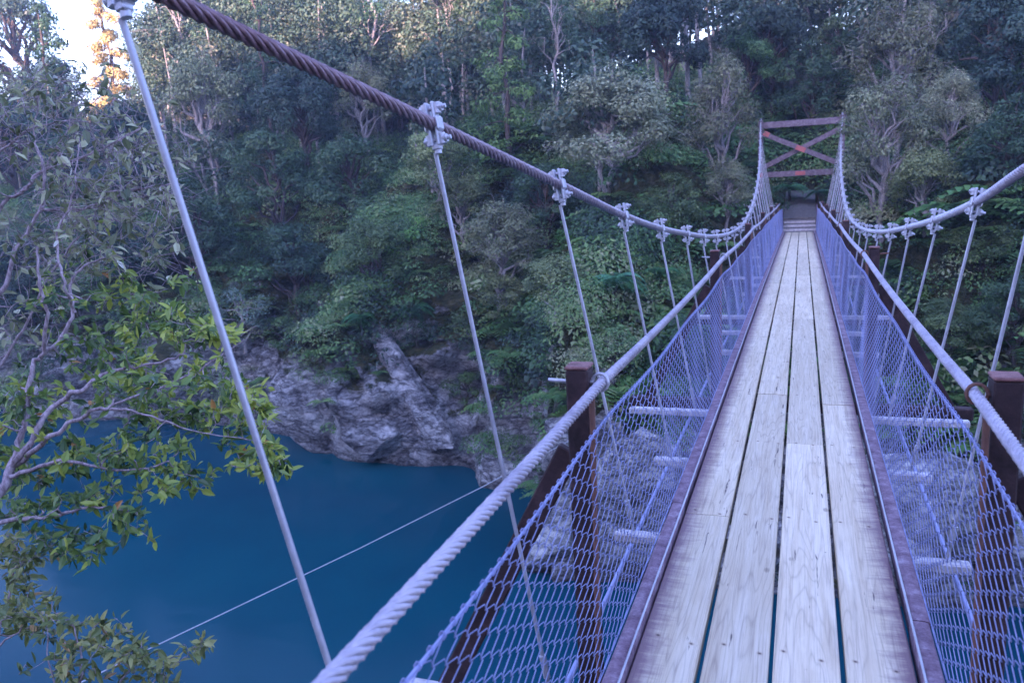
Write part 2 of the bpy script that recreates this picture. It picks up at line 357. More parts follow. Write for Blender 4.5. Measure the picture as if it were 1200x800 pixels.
def strand_rope(f, y0, y1, R, ns=6, lay=.22, step=.022, n=5):
    """twisted wire rope: ns strands wound as helices round the centre line f(y)"""
    mb = MB(); m = int((y1 - y0) / step); ys = np.linspace(y0, y1, m + 1)
    c = np.array([f(y) for y in ys]); T = np.gradient(c, axis=0); T /= np.linalg.norm(T, axis=1)[:, None]
    u = np.cross(T, [0, 0, 1.0]); u /= np.linalg.norm(u, axis=1)[:, None]; w = np.cross(T, u)
    V = []; rs = R * .40; rc = R * .64
    for s in range(ns):
        a = 2 * PI * s / ns + 2 * PI * (ys - y0) / lay
        ctr = c + (u * np.cos(a)[:, None] + w * np.sin(a)[:, None]) * rc
        rad = u * np.cos(a)[:, None] + w * np.sin(a)[:, None]; tan = np.cross(T, rad)
        ring = [ctr + (rad * math.cos(b) + tan * math.sin(b)) * rs for b in np.linspace(0, 2 * PI, n, endpoint=False)]
        V.append(np.stack(ring, 1))
    V = np.stack(V)   # ns, m+1, n, 3
    idx = np.arange(V.size // 3).reshape(V.shape[:3])
    a = idx[:, :-1, :]; b = idx[:, 1:, :]
    f4 = np.stack([a, np.roll(a, -1, 2), np.roll(b, -1, 2), b], -1).reshape(-1, 4); F = len(f4)
    me = bpy.data.meshes.new('rope'); me.vertices.add(V.size // 3); me.vertices.foreach_set('co', V.reshape(-1).astype(np.float32))
    me.loops.add(F * 4); me.loops.foreach_set('vertex_index', f4.reshape(-1).astype(np.int32)); me.polygons.add(F)
    me.polygons.foreach_set('loop_start', np.arange(0, F * 4, 4, dtype=np.int32)); me.polygons.foreach_set('loop_total', np.full(F, 4, dtype=np.int32))
    me.polygons.foreach_set('use_smooth', np.ones(F, bool)); me.update(calc_edges=True)
    return me

# ------------------------------------------------------------------ terrain, water
WZ = -8.5
SX = np.array([-140, -80, -60, -45, -36, -25, -20, -16.5, -14, -12, -10.4, -8.3, -6.6, -5.9, -4.6, 0, 5, 12, 22, 40, 80, 140.])
SY = np.array([58, 44, 37, 31, 28.5, 29, 27.9, 25.9, 25.5, 25.9, 24.9, 24.1, 20.5, 18.6, 18.4, 19.0, 19.8, 20.5, 22, 24, 30, 44.])
PH = np.array([0, .25, .9, 1.8, 3.2, 5.5, 9, 14, 20, 30, 42, 62, 130])
PV = np.array([-2.5, 0, 2.0, 4.0, 5.6, 7.4, 9.6, 12.0, 13.7, 14.8, 18.5, 22.5, 24])
def shore(x): return np.interp(x, SX, SY)
def terr(x, t):
    """t = distance inland; returns world point of the far bank"""
    h = t; v = np.interp(t, PH, PV)
    y = shore(x) + h
    z = WZ + v
    # gentler ground where the bridge lands
    g = math.exp(-(x / 4.0) ** 2)
    zb = np.interp(y, [18.5, 19.2, 22, 26, 29, 33, 37, 45, 60], [-11, -8.4, -6.6, -4.2, -1.6, -.75, .6, 4.5, 9.5])
    z = z * (1 - g) + zb * g
    z += min(2.2, max(0, t - 12) * .12) * math.sin(x * .11 + 1.2) * (1 - g)
    k = min(1, max(0, t) / 1.0) * (1 - .7 * g * (1 if y > 27 else 0))
    n1 = fbm(x * .16, z * .16, y * .16, 4); n2 = fbm(x * .55 + 9, z * .55, y * .55, 5); n3 = noise.ridged_multi_fractal(Vector((x * .35 + z * .22, z * .30, y * .35)), .9, 2.1, 4, 1.0, 2.0)
    cl = max(0, 1 - abs(t - 1.8) / 6.0)
    n4 = noise.ridged_multi_fractal(Vector((x * 1.1 + z * .8, z * .9 - x * .3, y * 1.1)), .8, 2.2, 4, 1.0, 2.0) - 1.0
    y2 = y - (n1 * 2.0 + n2 * 1.1 + (n3 - 1.0) * 1.0 * cl + n4 * .38 * cl) * k
    u = (x * .42 + z * .9 + n1 * 1.5) * .62; saw = (u % 1.0); saw = saw / .82 if saw < .82 else (1 - saw) / .18
    u2 = (x * .8 - z * .35 + n1 * 2 + 3) * .45; sw2 = abs((u2 % 1.0) - .5) * 2
    y2 -= (saw * .55 + sw2 * .7 - .6) * cl * k
    z2 = z + (n2 * .7 + n1 * .8) * k * (.5 if t < 3 else 1)
    return (x + n2 * .35 * k, y2, z2)
def build_far_bank():
    xs = np.concatenate([np.linspace(-140, -42, 60), np.linspace(-41.5, 16, 330), np.linspace(17, 140, 70)])
    ts = np.concatenate([np.linspace(0, 9, 75), np.linspace(9.3, 32, 60), np.linspace(33, 130, 30)])
    P = np.array([[terr(x, t) for t in ts] for x in xs])
    me = grid_mesh('far_bank', P); o = link('far_bank_terrain', me, M['rock']); tag(o, kind='structure')
    return o, P
_fb, FBP = build_far_bank()
from mathutils.bvhtree import BVHTree
_ix = np.arange(FBP.shape[0] * FBP.shape[1]).reshape(FBP.shape[:2])
BVH = BVHTree.FromPolygons([tuple(p) for p in FBP.reshape(-1, 3)], np.stack([_ix[:-1, :-1], _ix[1:, :-1], _ix[1:, 1:], _ix[:-1, 1:]], -1).reshape(-1, 4).tolist())
def hit(px, py):
    d = pray(px, py); h = BVH.ray_cast(Vector(cam_o), Vector(d).normalized(), 200)
    return h[0]
def near_z(x, y):
    e = 1.6 + .25 * math.sin(x * .6) - max(0, -x - 4) * .02
    if y > e: z = np.interp(y - e, [0, 1.2, 3.2, 4.2, 6], [-2.4, -4.6, -8.2, -9.4, -11])
    else: z = np.interp(e - y, [0, 2, 3.5, 5.5, 14, 30, 50, 70, 120], [-2.4, -1.7, -.25, -.05, 4, 14, 27, 30, 31])  # unseen rise behind the camera, shaped to keep low sun off the gorge
    z += fbm(x * .1, y * .1, 3.3, 5) * min(5, max(.25, (abs(x) + max(0, -y - 4)) * .1))
    return z
xs = np.concatenate([np.linspace(-160, -22, 50), np.linspace(-21, 21, 90), np.linspace(22, 160, 50)]); ys = np.concatenate([np.linspace(-130, -10, 50), np.linspace(-9.6, 9, 80)])
P = np.array([[(x, y, near_z(x, y)) for y in ys[::-1]] for x in xs]); tag(link('near_bank_and_sunblock_hill', grid_mesh('near_bank', P), M['rock']), kind='structure')
mb = MB(); mb.add([(-400, -60, WZ), (400, -60, WZ), (400, 120, WZ), (-400, 120, WZ)], [(0, 1, 2, 3)])
tag(mb.build('river_water', M['water']), kind='structure')
mb = MB(); mb.add([(-900, -900, WZ - 4), (900, -900, WZ - 4), (900, 900, WZ - 4), (-900, 900, WZ - 4)], [(0, 1, 2, 3)])
tag(mb.build('valley_ground', M['rock']), kind='structure')

# ------------------------------------------------------------------ rocks
def boulder(loc, size, seed, rot=(0, 0, 0), name='boulder', label='', group='boulders on the far bank'):
    bm = bmesh.new(); bmesh.ops.create_icosphere(bm, subdivisions=5, radius=1)
    r = random.Random(seed); o = Vector((r.uniform(0, 50), r.uniform(0, 50), r.uniform(0, 50)))
    planes = []
    for _ in range(26):
        n = Vector((r.gauss(0, 1), r.gauss(0, 1), r.gauss(0, 1))).normalized(); planes.append((n, r.uniform(.58, .88)))
    for v in bm.verts:
        p = v.co.copy()
        for n, d in planes:
            k = p.dot(n)
            if k > d: p -= n * (k - d) * .97
        a = noise.fractal(p * 1.6 + o, 1, 2, 6, noise_basis='PERLIN_ORIGINAL'); b = noise.ridged_multi_fractal(p * 2.3 + o, .9, 2.1, 5, 1.0, 2.0)
        p = p * (1 + .07 * a - .05 * (b - 1))
        v.co = Vector((p.x * size[0], p.y * size[1], p.z * size[2]))
    me = bpy.data.meshes.new(name); bm.to_mesh(me); bm.free()
    ob = link(name, me, M['boulder']); ob.location = loc; ob.rotation_euler = rot
    tag(ob, label, 'rock', group); return ob
def bpx(x, y, Y, dy=0.1, fw=0.0):
    g = hit(x, y)
    if g is None or abs(g.y - Y) > 5: g = Vector(at_Y(x, y, Y))
    g = g - (g - Vector(cam_o)).normalized() * fw
    return Vector((g.x, g.y + dy, g.z))
boulder(bpx(652, 625, 20.6), (1.1, 1.2, 2.0), 3, (.1, .35, .2), label='pale pointed boulder seen between the left post and its slanting brace')
boulder(bpx(745, 575, 20.9), (1.9, 1.6, 2.1), 8, (0, .2, .4), label='large pale boulder behind the left netting just right of the near left post')
boulder(bpx(790, 640, 19.6), (1.5, 1.2, .9), 15, (0, 0, .4), label='low pale boulder at the water behind the left netting beside the deck')
boulder(bpx(590, 560, 24.4), (1.6, 1.3, 1.3), 21, (0, .3, 0), label='dark wet boulder at the water left of the near left post')
boulder(bpx(1085, 600, 21.5), (2.4, 1.8, 2.1), 31, (0, -.2, .5), label='broad grey boulder behind the right netting left of the near right post')
boulder(bpx(1178, 662, 19.8), (1.35, 1.3, 1.25), 44, (0, .1, 1.1), label='rounded pale boulder right of the near right post')
boulder(bpx(1192, 560, 24.0), (1.6, 1.5, 1.6), 52, (0, .1, .3), label='pink grey boulder high on the bank right of the near right post')
boulder(bpx(690, 520, 23.5), (1.5, 1.3, 1.2), 61, (0, .5, .3), label='mossy pink grey boulder behind the top of the near left post')
# slab buttresses of bare rock leaning on the far cliff
boulder(bpx(375, 480, 27.6), (2.7, 1.5, 2.3), 71, (0, .5, .25), name='cliff_buttress', label='broad bare pale rock face at the water left of the slanting slab', group='bare rock buttresses of the far cliff')
boulder(bpx(425, 512, 26.4, .5), (1.9, 1.1, 1.2), 73, (0, .2, .1), name='cliff_buttress', label='pale cracked rock foot at the water beneath the mossy hollow', group='bare rock buttresses of the far cliff')
_a = bpx(432, 370, 28, 0, .05); _b = bpx(530, 548, 26, 0, .55); _m = (_a + _b) / 2; _d = (_a - _b)
_sl = boulder(_m, (.62, .95, _d.length / 2 * 1.14), 77, (0, 0, 0), name='cliff_buttress', label='long narrow pale slab slanting down to the water on the far cliff', group='bare rock buttresses of the far cliff')
_sl.rotation_euler = _d.to_track_quat('Z', 'Y').to_euler()
boulder(bpx(485, 522, 26.2, .4), (1.1, .8, .8), 79, (0, -.3, 0), name='cliff_buttress', label='low pale rock foot at the water under the slanting slab', group='bare rock buttresses of the far cliff')

# ------------------------------------------------------------------ the suspension bridge
bridge = empty('suspension_bridge', (0, D0, 0)); B = bridge
tag(bridge, 'timber plank suspension footbridge with wire netting sides crossing the blue gorge river', 'bridge')
def P_(o):   # keep world coordinates under the bridge empty
    o.matrix_parent_inverse = Matrix.Translation((0, -D0, 0)); return o
def bpart(mb, name, mat, parent=None, label=None):
    o = mb.build(name, mat, parent or bridge)
    if parent is None: P_(o)
    if label: o['label'] = label
    return o
DECK_END = 28.4
# planks: four rows, staggered joints
pw = .2075; gap = .0165; breaks = {0: [-3.4, 1.45 + 2.33 - .02, 8.47, 13.13, 17.8, 22.5, DECK_END], 1: [-3.4, 2.63 - 1.17, 6.13, 10.8, 15.47, 20.1, 24.8, DECK_END], 2: [-3.4, .29, 4.96, 9.63, 14.3, 19, 23.6, DECK_END], 3: [-3.4, 1.46, 5.9, 10.9, 15.5, 20.1, 24.8, DECK_END]}
for r in range(4):
    xc = -.445 + pw / 2 + .002 + r * (pw + gap)
    bs = breaks[r]
    for a, b in zip(bs[:-1], bs[1:]):
        n = max(2, int((b - a) / .4)); V = []; rr = random.uniform(-.003, .003); ys = np.linspace(a + .002, b - .002, n)
        prof = [(-pw / 2, -.045), (-pw / 2, -.005), (-pw / 2 + .005, 0)] + [(t, .0006 * math.sin(t * 60 + r)) for t in np.linspace(-pw / 2 + .02, pw / 2 - .02, 8)] + [(pw / 2 - .005, 0), (pw / 2, -.005), (pw / 2, -.045)]
        G = np.array([[(xc + px_ + .0012 * math.sin(y * 2 + r * 3), y, dz(y) + pz + rr) for px_, pz in prof] for y in ys])
        ctr = np.array([xc, (a + b) / 2, dz((a + b) / 2)])
        me = prism_mesh('deck_plank', G - ctr)
        at = me.attributes.new('edge', 'FLOAT', 'POINT')
        at.data.foreach_set('value', np.array([max(0, (abs(v.co.x + ctr[0]) - .20) / .245) ** 1.6 * .92 for v in me.vertices], dtype=np.float32))
        o = link('deck_plank', me, M['deck'], bridge); P_(o); o.location = ctr
# bolt heads and dark joints come with the planks; kerbs
for s in (-1, 1):
    ys_ = [-3.4, 3.8 if s < 0 else 2.9, 8.4, 13.1, 17.8, 22.4, DECK_END]
    for a, b in zip(ys_[:-1], ys_[1:]):
        n = max(3, int((b - a) / .25)); ys = np.linspace(a + .004, b - .004, n)
        jit = random.uniform(-.004, .004)
        prof = [(-.031, -.05), (-.031, .024), (-.026, .032), (-.012, .035), (.012, .034), (.026, .031), (.031, .022), (.031, -.05)]
        G = np.array([[(s * .483 + px_ + jit + .003 * fbm(y * 1.5, px_ * 20, s, 3), y, dz(y) + pz + .004 * fbm(y * 2, px_ * 30, s + 4, 3)) for px_, pz in prof] for y in ys])
        me = prism_mesh('kerb_board', G)
        P_(link('kerb_board', me, M['kerb'], bridge))
    mb = MB(); mb.tube([(s * .453, y, dz(y) + .037 + .003 * math.sin(y * 3)) for y in np.arange(-3.3, DECK_END, .3)], .0045, 6)
    bpart(mb, 'kerb_wire', M['galv'])
    # stringers under the deck
    for xx in (.38, .12):
        mb = MB(); n = 40; ys = np.linspace(-3.5, DECK_END, n)
        for a, b in zip(ys[:-1], ys[1:]): mb.bar((s * xx, a, dz(a) - .085), (s * xx, b, dz(b) - .085), .06, .07)
        bpart(mb, 'stringer', M['post'])
    # main cable, hand cable, net top wire
    me = strand_rope(lambda y: cable(s, y), DN, DT, .0225); P_(link('main_cable', me, M['main'], bridge))
    me = strand_rope(lambda y: hand(s, y), DN, DT - .3, .0178, lay=.16, step=.018); P_(link('hand_cable', me, M['rope'], bridge))
    # net
    cw = .054; rows = 26; nc = int((29.6 + 3.2) / cw); base = MB(); netv = []
    top = [netp(s, y, 1) for y in np.arange(-3.2, 29.6, .15)]
    mbn = MB(); mbn.tube(top, .0030, 5); mbn.tube([netp(s, y, 0.0) for y in np.arange(-3.2, 29.6, .3)], .0028, 5); mbn.tube([netp(s, y, .985) + Vector((s * .004, 0, 0)) for y in np.arange(-3.2, 29.6, .15)], .002, 4)
    for i in range(nc):
        y0 = -3.2 + i * cw; pts = []
        for r in range(rows + 1):
            t = 1 - r / rows; sg = -.5 if (r + i) % 2 else .5
            jx = random.gauss(0, .02)
            for dt in ((.26, -.26) if 0 < r < rows else (0,)):
                yy = y0 + cw * (.5 + sg * (.99 + jx)); tt = min(1, max(0, t + dt / rows))
                q = netp(s, yy, tt); q.x += s * (.0025 if sg > 0 else -.0025) * (1 if dt > 0 else -1); pts.append(q)
        rad = .0016
        mbn.tube(pts, rad, 4 if y0 < 7 else 3, cap=False)
        q = netp(s, y0 + cw, 1)
        if y0 < 9: mbn.tube([q + Vector((.007 * math.cos(a), .004 * math.sin(a), .007 * math.sin(a))) for a in np.linspace(0, 2 * PI, 7)], .002, 4, False)
    bpart(mbn, 'wire_netting', M['net'])

# transoms, posts, braces, hangers
def clamp_mesh():
    mb = MB()
    for sx in (-1, 1):
        mb.box((sx * .013, 0, 0), (.011, .040, .150), None, .004)
        mb.box((sx * .022, 0, 0), (.016, .046, .052), None, .007)
        mb.tube([(sx * .021, 0, -.07), (sx * .021, 0, -.034)], .016, 8); mb.tube([(sx * .021, 0, .034), (sx * .021, 0, .07)], .016, 8)
    for z in (.053, -.053):
        mb.tube([(-.046, .0, z), (.056, .0, z)], .0075, 8)
        mb.tube([(.028, 0, z), (.042, 0, z)], .0155, 6); mb.tube([(-.040, 0, z), (-.028, 0, z)], .0155, 6)
    mb.tube([(0, 0, -.075), (0, 0, -.10)], .013, 8)
    mb.box((0, 0, -.078), (.03, .03, .02), None, .004)
    return mb.mesh('cable_clamp')
cm = clamp_mesh(); cm.materials.append(M['clamp'])
def xbot(k): return {-1: .80, 0: .80, 1: .705, 2: .69}.get(k, .68)
for k in range(KMIN, KMAX + 1):
    y = D0 + S * k; d = dz(y)
    if k % 4 != 0 and y < DECK_END and y > -3.4:
        hw = 1.19 if k % 4 == 3 else .80
        mb = MB(); mb.bar((-hw, y, d - .165), (hw, y, d - .165), .065, .05, .008)
        bpart(mb, 'transom', M['pale_timber'])
    for s in (-1, 1):
        c = cable(s, y); tp = c + Vector((0, 0, -.095)); zb = d - (.13 if k % 4 else .30); bt = Vector((s * xbot(k), y, zb))
        if y < -3.2: continue
        mb = MB(); R_ = .0082 if k < 12 else .0115
        mb.tube([tp, tp.lerp(bt, .5), bt], R_, 8)
        e = (bt - tp).normalized(); q = bt - e * .16
        mb.tube([q, q + e * .09], R_ * 1.7, 8)
        h = bpart(mb, 'hanger', M['galv'])
        co = bpy.data.objects.new('clamp', cm); COL.objects.link(co); co.parent = h
        t2 = (cable(s, y + .1) - cable(s, y - .1)).normalized()
        co.matrix_local = Matrix.Translation(c) @ Matrix.Rotation(math.atan2((c.x - bt.x), (c.z - bt.z)), 4, 'Y') @ Matrix.Rotation(math.atan2(t2.z, t2.y) * .35, 4, 'X')
for k in range(-4, 24, 4):
    y = D0 + S * k; d = dz(y)
    mb = MB(); mb.bar((-1.42, y, d - .405), (1.42, y, d - .405), .10, .10, .01); bpart(mb, 'outrigger_beam', M['pale_timber'] if k == 0 else M['post'])
    for s in (-1, 1):
        lean = .02
        mb = MB(); mb.bar((s * .640, y + .02, d - .62), (s * (.620 + lean), y, d + .975), .078, .085, .006, (0, 1, 0))
        pst = bpart(mb, 'post', M['post'])
        mb = MB(); mb.box((s * (.620 + lean), y, d + .981), (.082, .089, .012), None, .004); mb.build('worn_post_top', M['cap'], pst)
        mb = MB(); mb.bar((s * .70, y + .055, d + .66), (s * 1.30, y + .055, d - .46), .085, .04, .005, (0, 1, 0)); bpart(mb, 'brace', M['post'])
        # rusty stay rod down the inner face and the ring that holds the hand cable
        mb = MB(); mb.tube([(s * .583, y - .062, d + .90), (s * .586, y - .064, d + .45), (s * .592, y - .062, d - .05), (s * .590, y - .06, d - .45)], [.011, .009, .012, .009], 7); mb.build('stay_rod', M['rust'], pst)
        hc = hand(s, y); mb = MB()
        mb.tube([hc + Vector((.028 * math.cos(a) + s * .006, .006 * math.sin(a * .5), .030 * math.sin(a))) for a in np.linspace(0, 2 * PI, 17)], .006, 6)
        mb.tube([hc + Vector((s * .03, 0, .0)), hc + Vector((s * .10, 0, .0)), hc + Vector((s * .19, 0, .004))], .007, 6)
        mb.build('cable_ring', M['clamp'] if s < 0 else M['rust'], pst)
# under-deck wind cables sweeping out to the banks
for s in (-1, 1):
    pts = [Vector((s * (.86 + .02 * max(0, 2 - y) + .006 * max(0, y - 12) ** 1.6), y, -.53 - .006 * y - .02 * max(0, 1.5 - y) - .02 * max(0, y - 12))) for y in np.arange(-1.0, 24, .6)]
    mb = MB(); mb.tube(pts, .014, 8); bpart(mb, 'wind_cable', M['net'])
# thin guy wire from mid span across the water to the near bank
a = at_Y(660, 520, 9.0); b = at_Y(160, 767, 3.2)
mb = MB(); a = Vector(a); b = Vector(b); d_ = (b - a)
mb.tube([a - d_ * .10, a, a.lerp(b, .33) + Vector((0, 0, -.03)), a.lerp(b, .66) + Vector((0, 0, -.03)), b, b + d_ * .25], .0042, 6); bpart(mb, 'guy_wire', M['galv'])
# towers
def tower(y, zt, x, zbot, red=True):
    mb = MB(); mb.bar((-x, y, zbot), (-x, y, zt + .05), .17, .17, .01, (0, 1, 0)); g = bpart(mb, 'tower_leg', M['tower'])
    mb = MB(); mb.bar((x, y, zbot), (x, y, zt + .05), .17, .17, .01, (0, 1, 0)); bpart(mb, 'tower_leg', M['tower'])
    mb = MB(); mb.bar((-x + .09, y, zt - .13), (x - .09, y, zt - .13), .14, .22, .01); bpart(mb, 'tower_beam', M['tower'])
    mb = MB(); mb.bar((-x + .09, y, zt - 1.87), (x - .09, y, zt - 1.87), .14, .20, .01); bpart(mb, 'tower_beam', M['tower'])
    mb = MB(); mb.bar((-x + .05, y - .095, zt - .40), (x - .05, y - .095, zt - 1.62), .04, .17, .006); br = bpart(mb, 'cross_brace', M['tower'])
    mb = MB(); mb.bar((x - .05, y + .095, zt - .40), (-x + .05, y + .095, zt - 1.62), .04, .17, .006); bpart(mb, 'cross_brace', M['tower'])
    for s in (-1, 1):
        mb = MB(); mb.tube([(s * x, y - .16, zt + .06), (s * x, y, zt + .1), (s * x, y + .16, zt + .05)], .035, 8); bpart(mb, 'cable_saddle', M['clamp'])
    if red:
        mb = MB(); mb.box((0, y - .125, zt - 1.02), (.34, .012, .17), Matrix.Rotation(.42, 3, 'Y'), .003); bpart(mb, 'red_plate', M['redpaint'])
        mb = MB(); mb.box((0, y - .078, zt - 1.87), (.34, .012, .13), None, .003); bpart(mb, 'red_plate', M['redpaint'])
        mb = MB(); mb.box((-x + .20, y - .125, zt - .43), (.22, .012, .16), Matrix.Rotation(.42, 3, 'Y'), .003); bpart(mb, 'red_plate', M['redpaint'])
        mb = MB(); mb.box((-x, y - .095, zt - 1.87), (.15, .012, .15), None, .003); bpart(mb, 'red_plate', M['redpaint'])
        mb = MB(); mb.box((x, y - .095, zt - 1.87), (.15, .012, .15), None, .003); bpart(mb, 'red_plate', M['redpaint'])
tower(DT, 3.33, 1.366, -2.2); tower(DN, 3.45, 1.75, -1.5, False)
for s in (-1, 1):   # backstays
    for yy, z0, z1, dy, xx in ((DT, 3.4, 1.2, 12, 1.366), (DN, 3.52, -.4, -10, 1.75)):
        mb = MB(); mb.tube([(s * xx, yy, z0), (s * (xx + .1), yy + dy * .5, (z0 + z1) / 2 - .1), (s * (xx + .2), yy + dy, z1)], .022, 8); bpart(mb, 'backstay', M['main'])
# far landing: steps and side boards
for i in range(4):
    y = DECK_END + .35 + i * .78; z = dz(DECK_END) - .01 + i * .085
    mb = MB(); mb.box((0, y, z - .06), (1.05, .74, .12), None, .01); bpart(mb, 'landing_step', M['path'])
    mb = MB(); mb.box((0, y - .395, z - .11), (1.05, .045, .2), None, .006); bpart(mb, 'step_riser', M['pale_timber'])
for s in (-1, 1):
    mb = MB(); mb.bar((s * .58, DECK_END, dz(DECK_END) + .05), (s * .58, DECK_END + 3.1, dz(DECK_END) + .65), .05, .22, .006); bpart(mb, 'landing_side_board', M['kerb'])

mb = MB()
for a_, b_ in (((31.55, -.13), (33.5, .05)), ((33.5, .05), (36, .55)), ((36, .55), (37.2, .72))): mb.bar((0, a_[0], a_[1] - .2), (0, b_[0], b_[1] - .2), 1.15, .4)
tag(mb.build('path', M['path']), kind='structure')

# timber rail fence left of the far tower
fl = empty('timber_fence', (-2.6, 31.0, -.6)); tag(fl, 'low timber rail fence just left of the far tower', 'fence')
for nm, a, b, w in (('top_rail', (-1.7, 0, 1.05), (1.2, .3, 1.0), .09), ('lower_rail', (-1.7, 0, .6), (1.2, .3, .55), .07)):
    mb = MB(); mb.bar(a, b, .04, w, .005); mb.build(nm, M['pale_timber'], fl)
for xx in (-1.6, -.2, 1.1):
    mb = MB(); mb.bar((xx, .15, -.8), (xx, .15, 1.1), .09, .09, .005, (0, 1, 0)); mb.build('fence_post', M['tower'], fl)

# ------------------------------------------------------------------ vegetation
def rand_dirs(n, R):
    d = R.normal(size=(n, 3)); return d / np.linalg.norm(d, axis=1)[:, None]
def leaves(ctr, nrm, size, R, aspect=.55, droop=.0):
    """one folded diamond per leaf; ctr (N,3), nrm (N,3) preferred normal, size (N,)"""
    n = len(ctr); nr = nrm + R.normal(size=(n, 3)) * .36; nr /= np.linalg.norm(nr, axis=1)[:, None] + 1e-9
    a = rand_dirs(n, R); a[:, 2] -= droop; t = a - nr * (a * nr).sum(1)[:, None]; t /= np.linalg.norm(t, axis=1)[:, None] + 1e-9
    b = np.cross(nr, t); s = size[:, None]
    return np.stack([ctr - t * s * .5, ctr + b * s * aspect * .5 + nr * s * .08 - t * s * .05, ctr + t * s * .5, ctr - b * s * aspect * .5 + nr * s * .08 - t * s * .05], 1)
def cluster_cloud(cl, R, per, size, up=.6, flat=.75, aspect=.55, droop=0., tintbase=None):
    """cl: list of (centre, radius)"""
    V = []; A = []
    for c, r in cl:
        n = max(8, int(per * r * r)); d = rand_dirs(n, R); rad = r * (R.uniform(.3, 1.0, n) ** .33) * R.uniform(.75, 1.12, n)
        lump = 1 + .22 * np.sin(d[:, 0] * 5 + c[0] * 3) * np.sin(d[:, 1] * 4.3 + c[1]) + .15 * np.sin(d[:, 2] * 7 + c[2] * 5)
        p = d * (rad * lump)[:, None]; p[:, 2] *= flat
        nn = d.copy(); nn[:, 2] += up
        V.append(leaves(p + np.asarray(c), nn, size * R.uniform(.6, 1.35, n), R, aspect, droop))
        A.append(np.clip(R.normal(.42, .2, n) + R.normal(0, .19), 0, 1))
    return np.concatenate(V), np.concatenate(A)
def limb(mb, a, b, r0, r1, R, n=6, wob=.12, sides=6):
    a = np.asarray(a, float); b = np.asarray(b, float); L = np.linalg.norm(b - a); pts = []
    for i in range(n + 1):
        t = i / n; p = a + (b - a) * t; p = p + R.normal(size=3) * wob * L * .35 * math.sin(PI * t) ; p[2] += L * .10 * math.sin(PI * t); pts.append(p)
    mb.tube(pts, [r0 + (r1 - r0) * i / n for i in range(n + 1)], sides, False); return pts

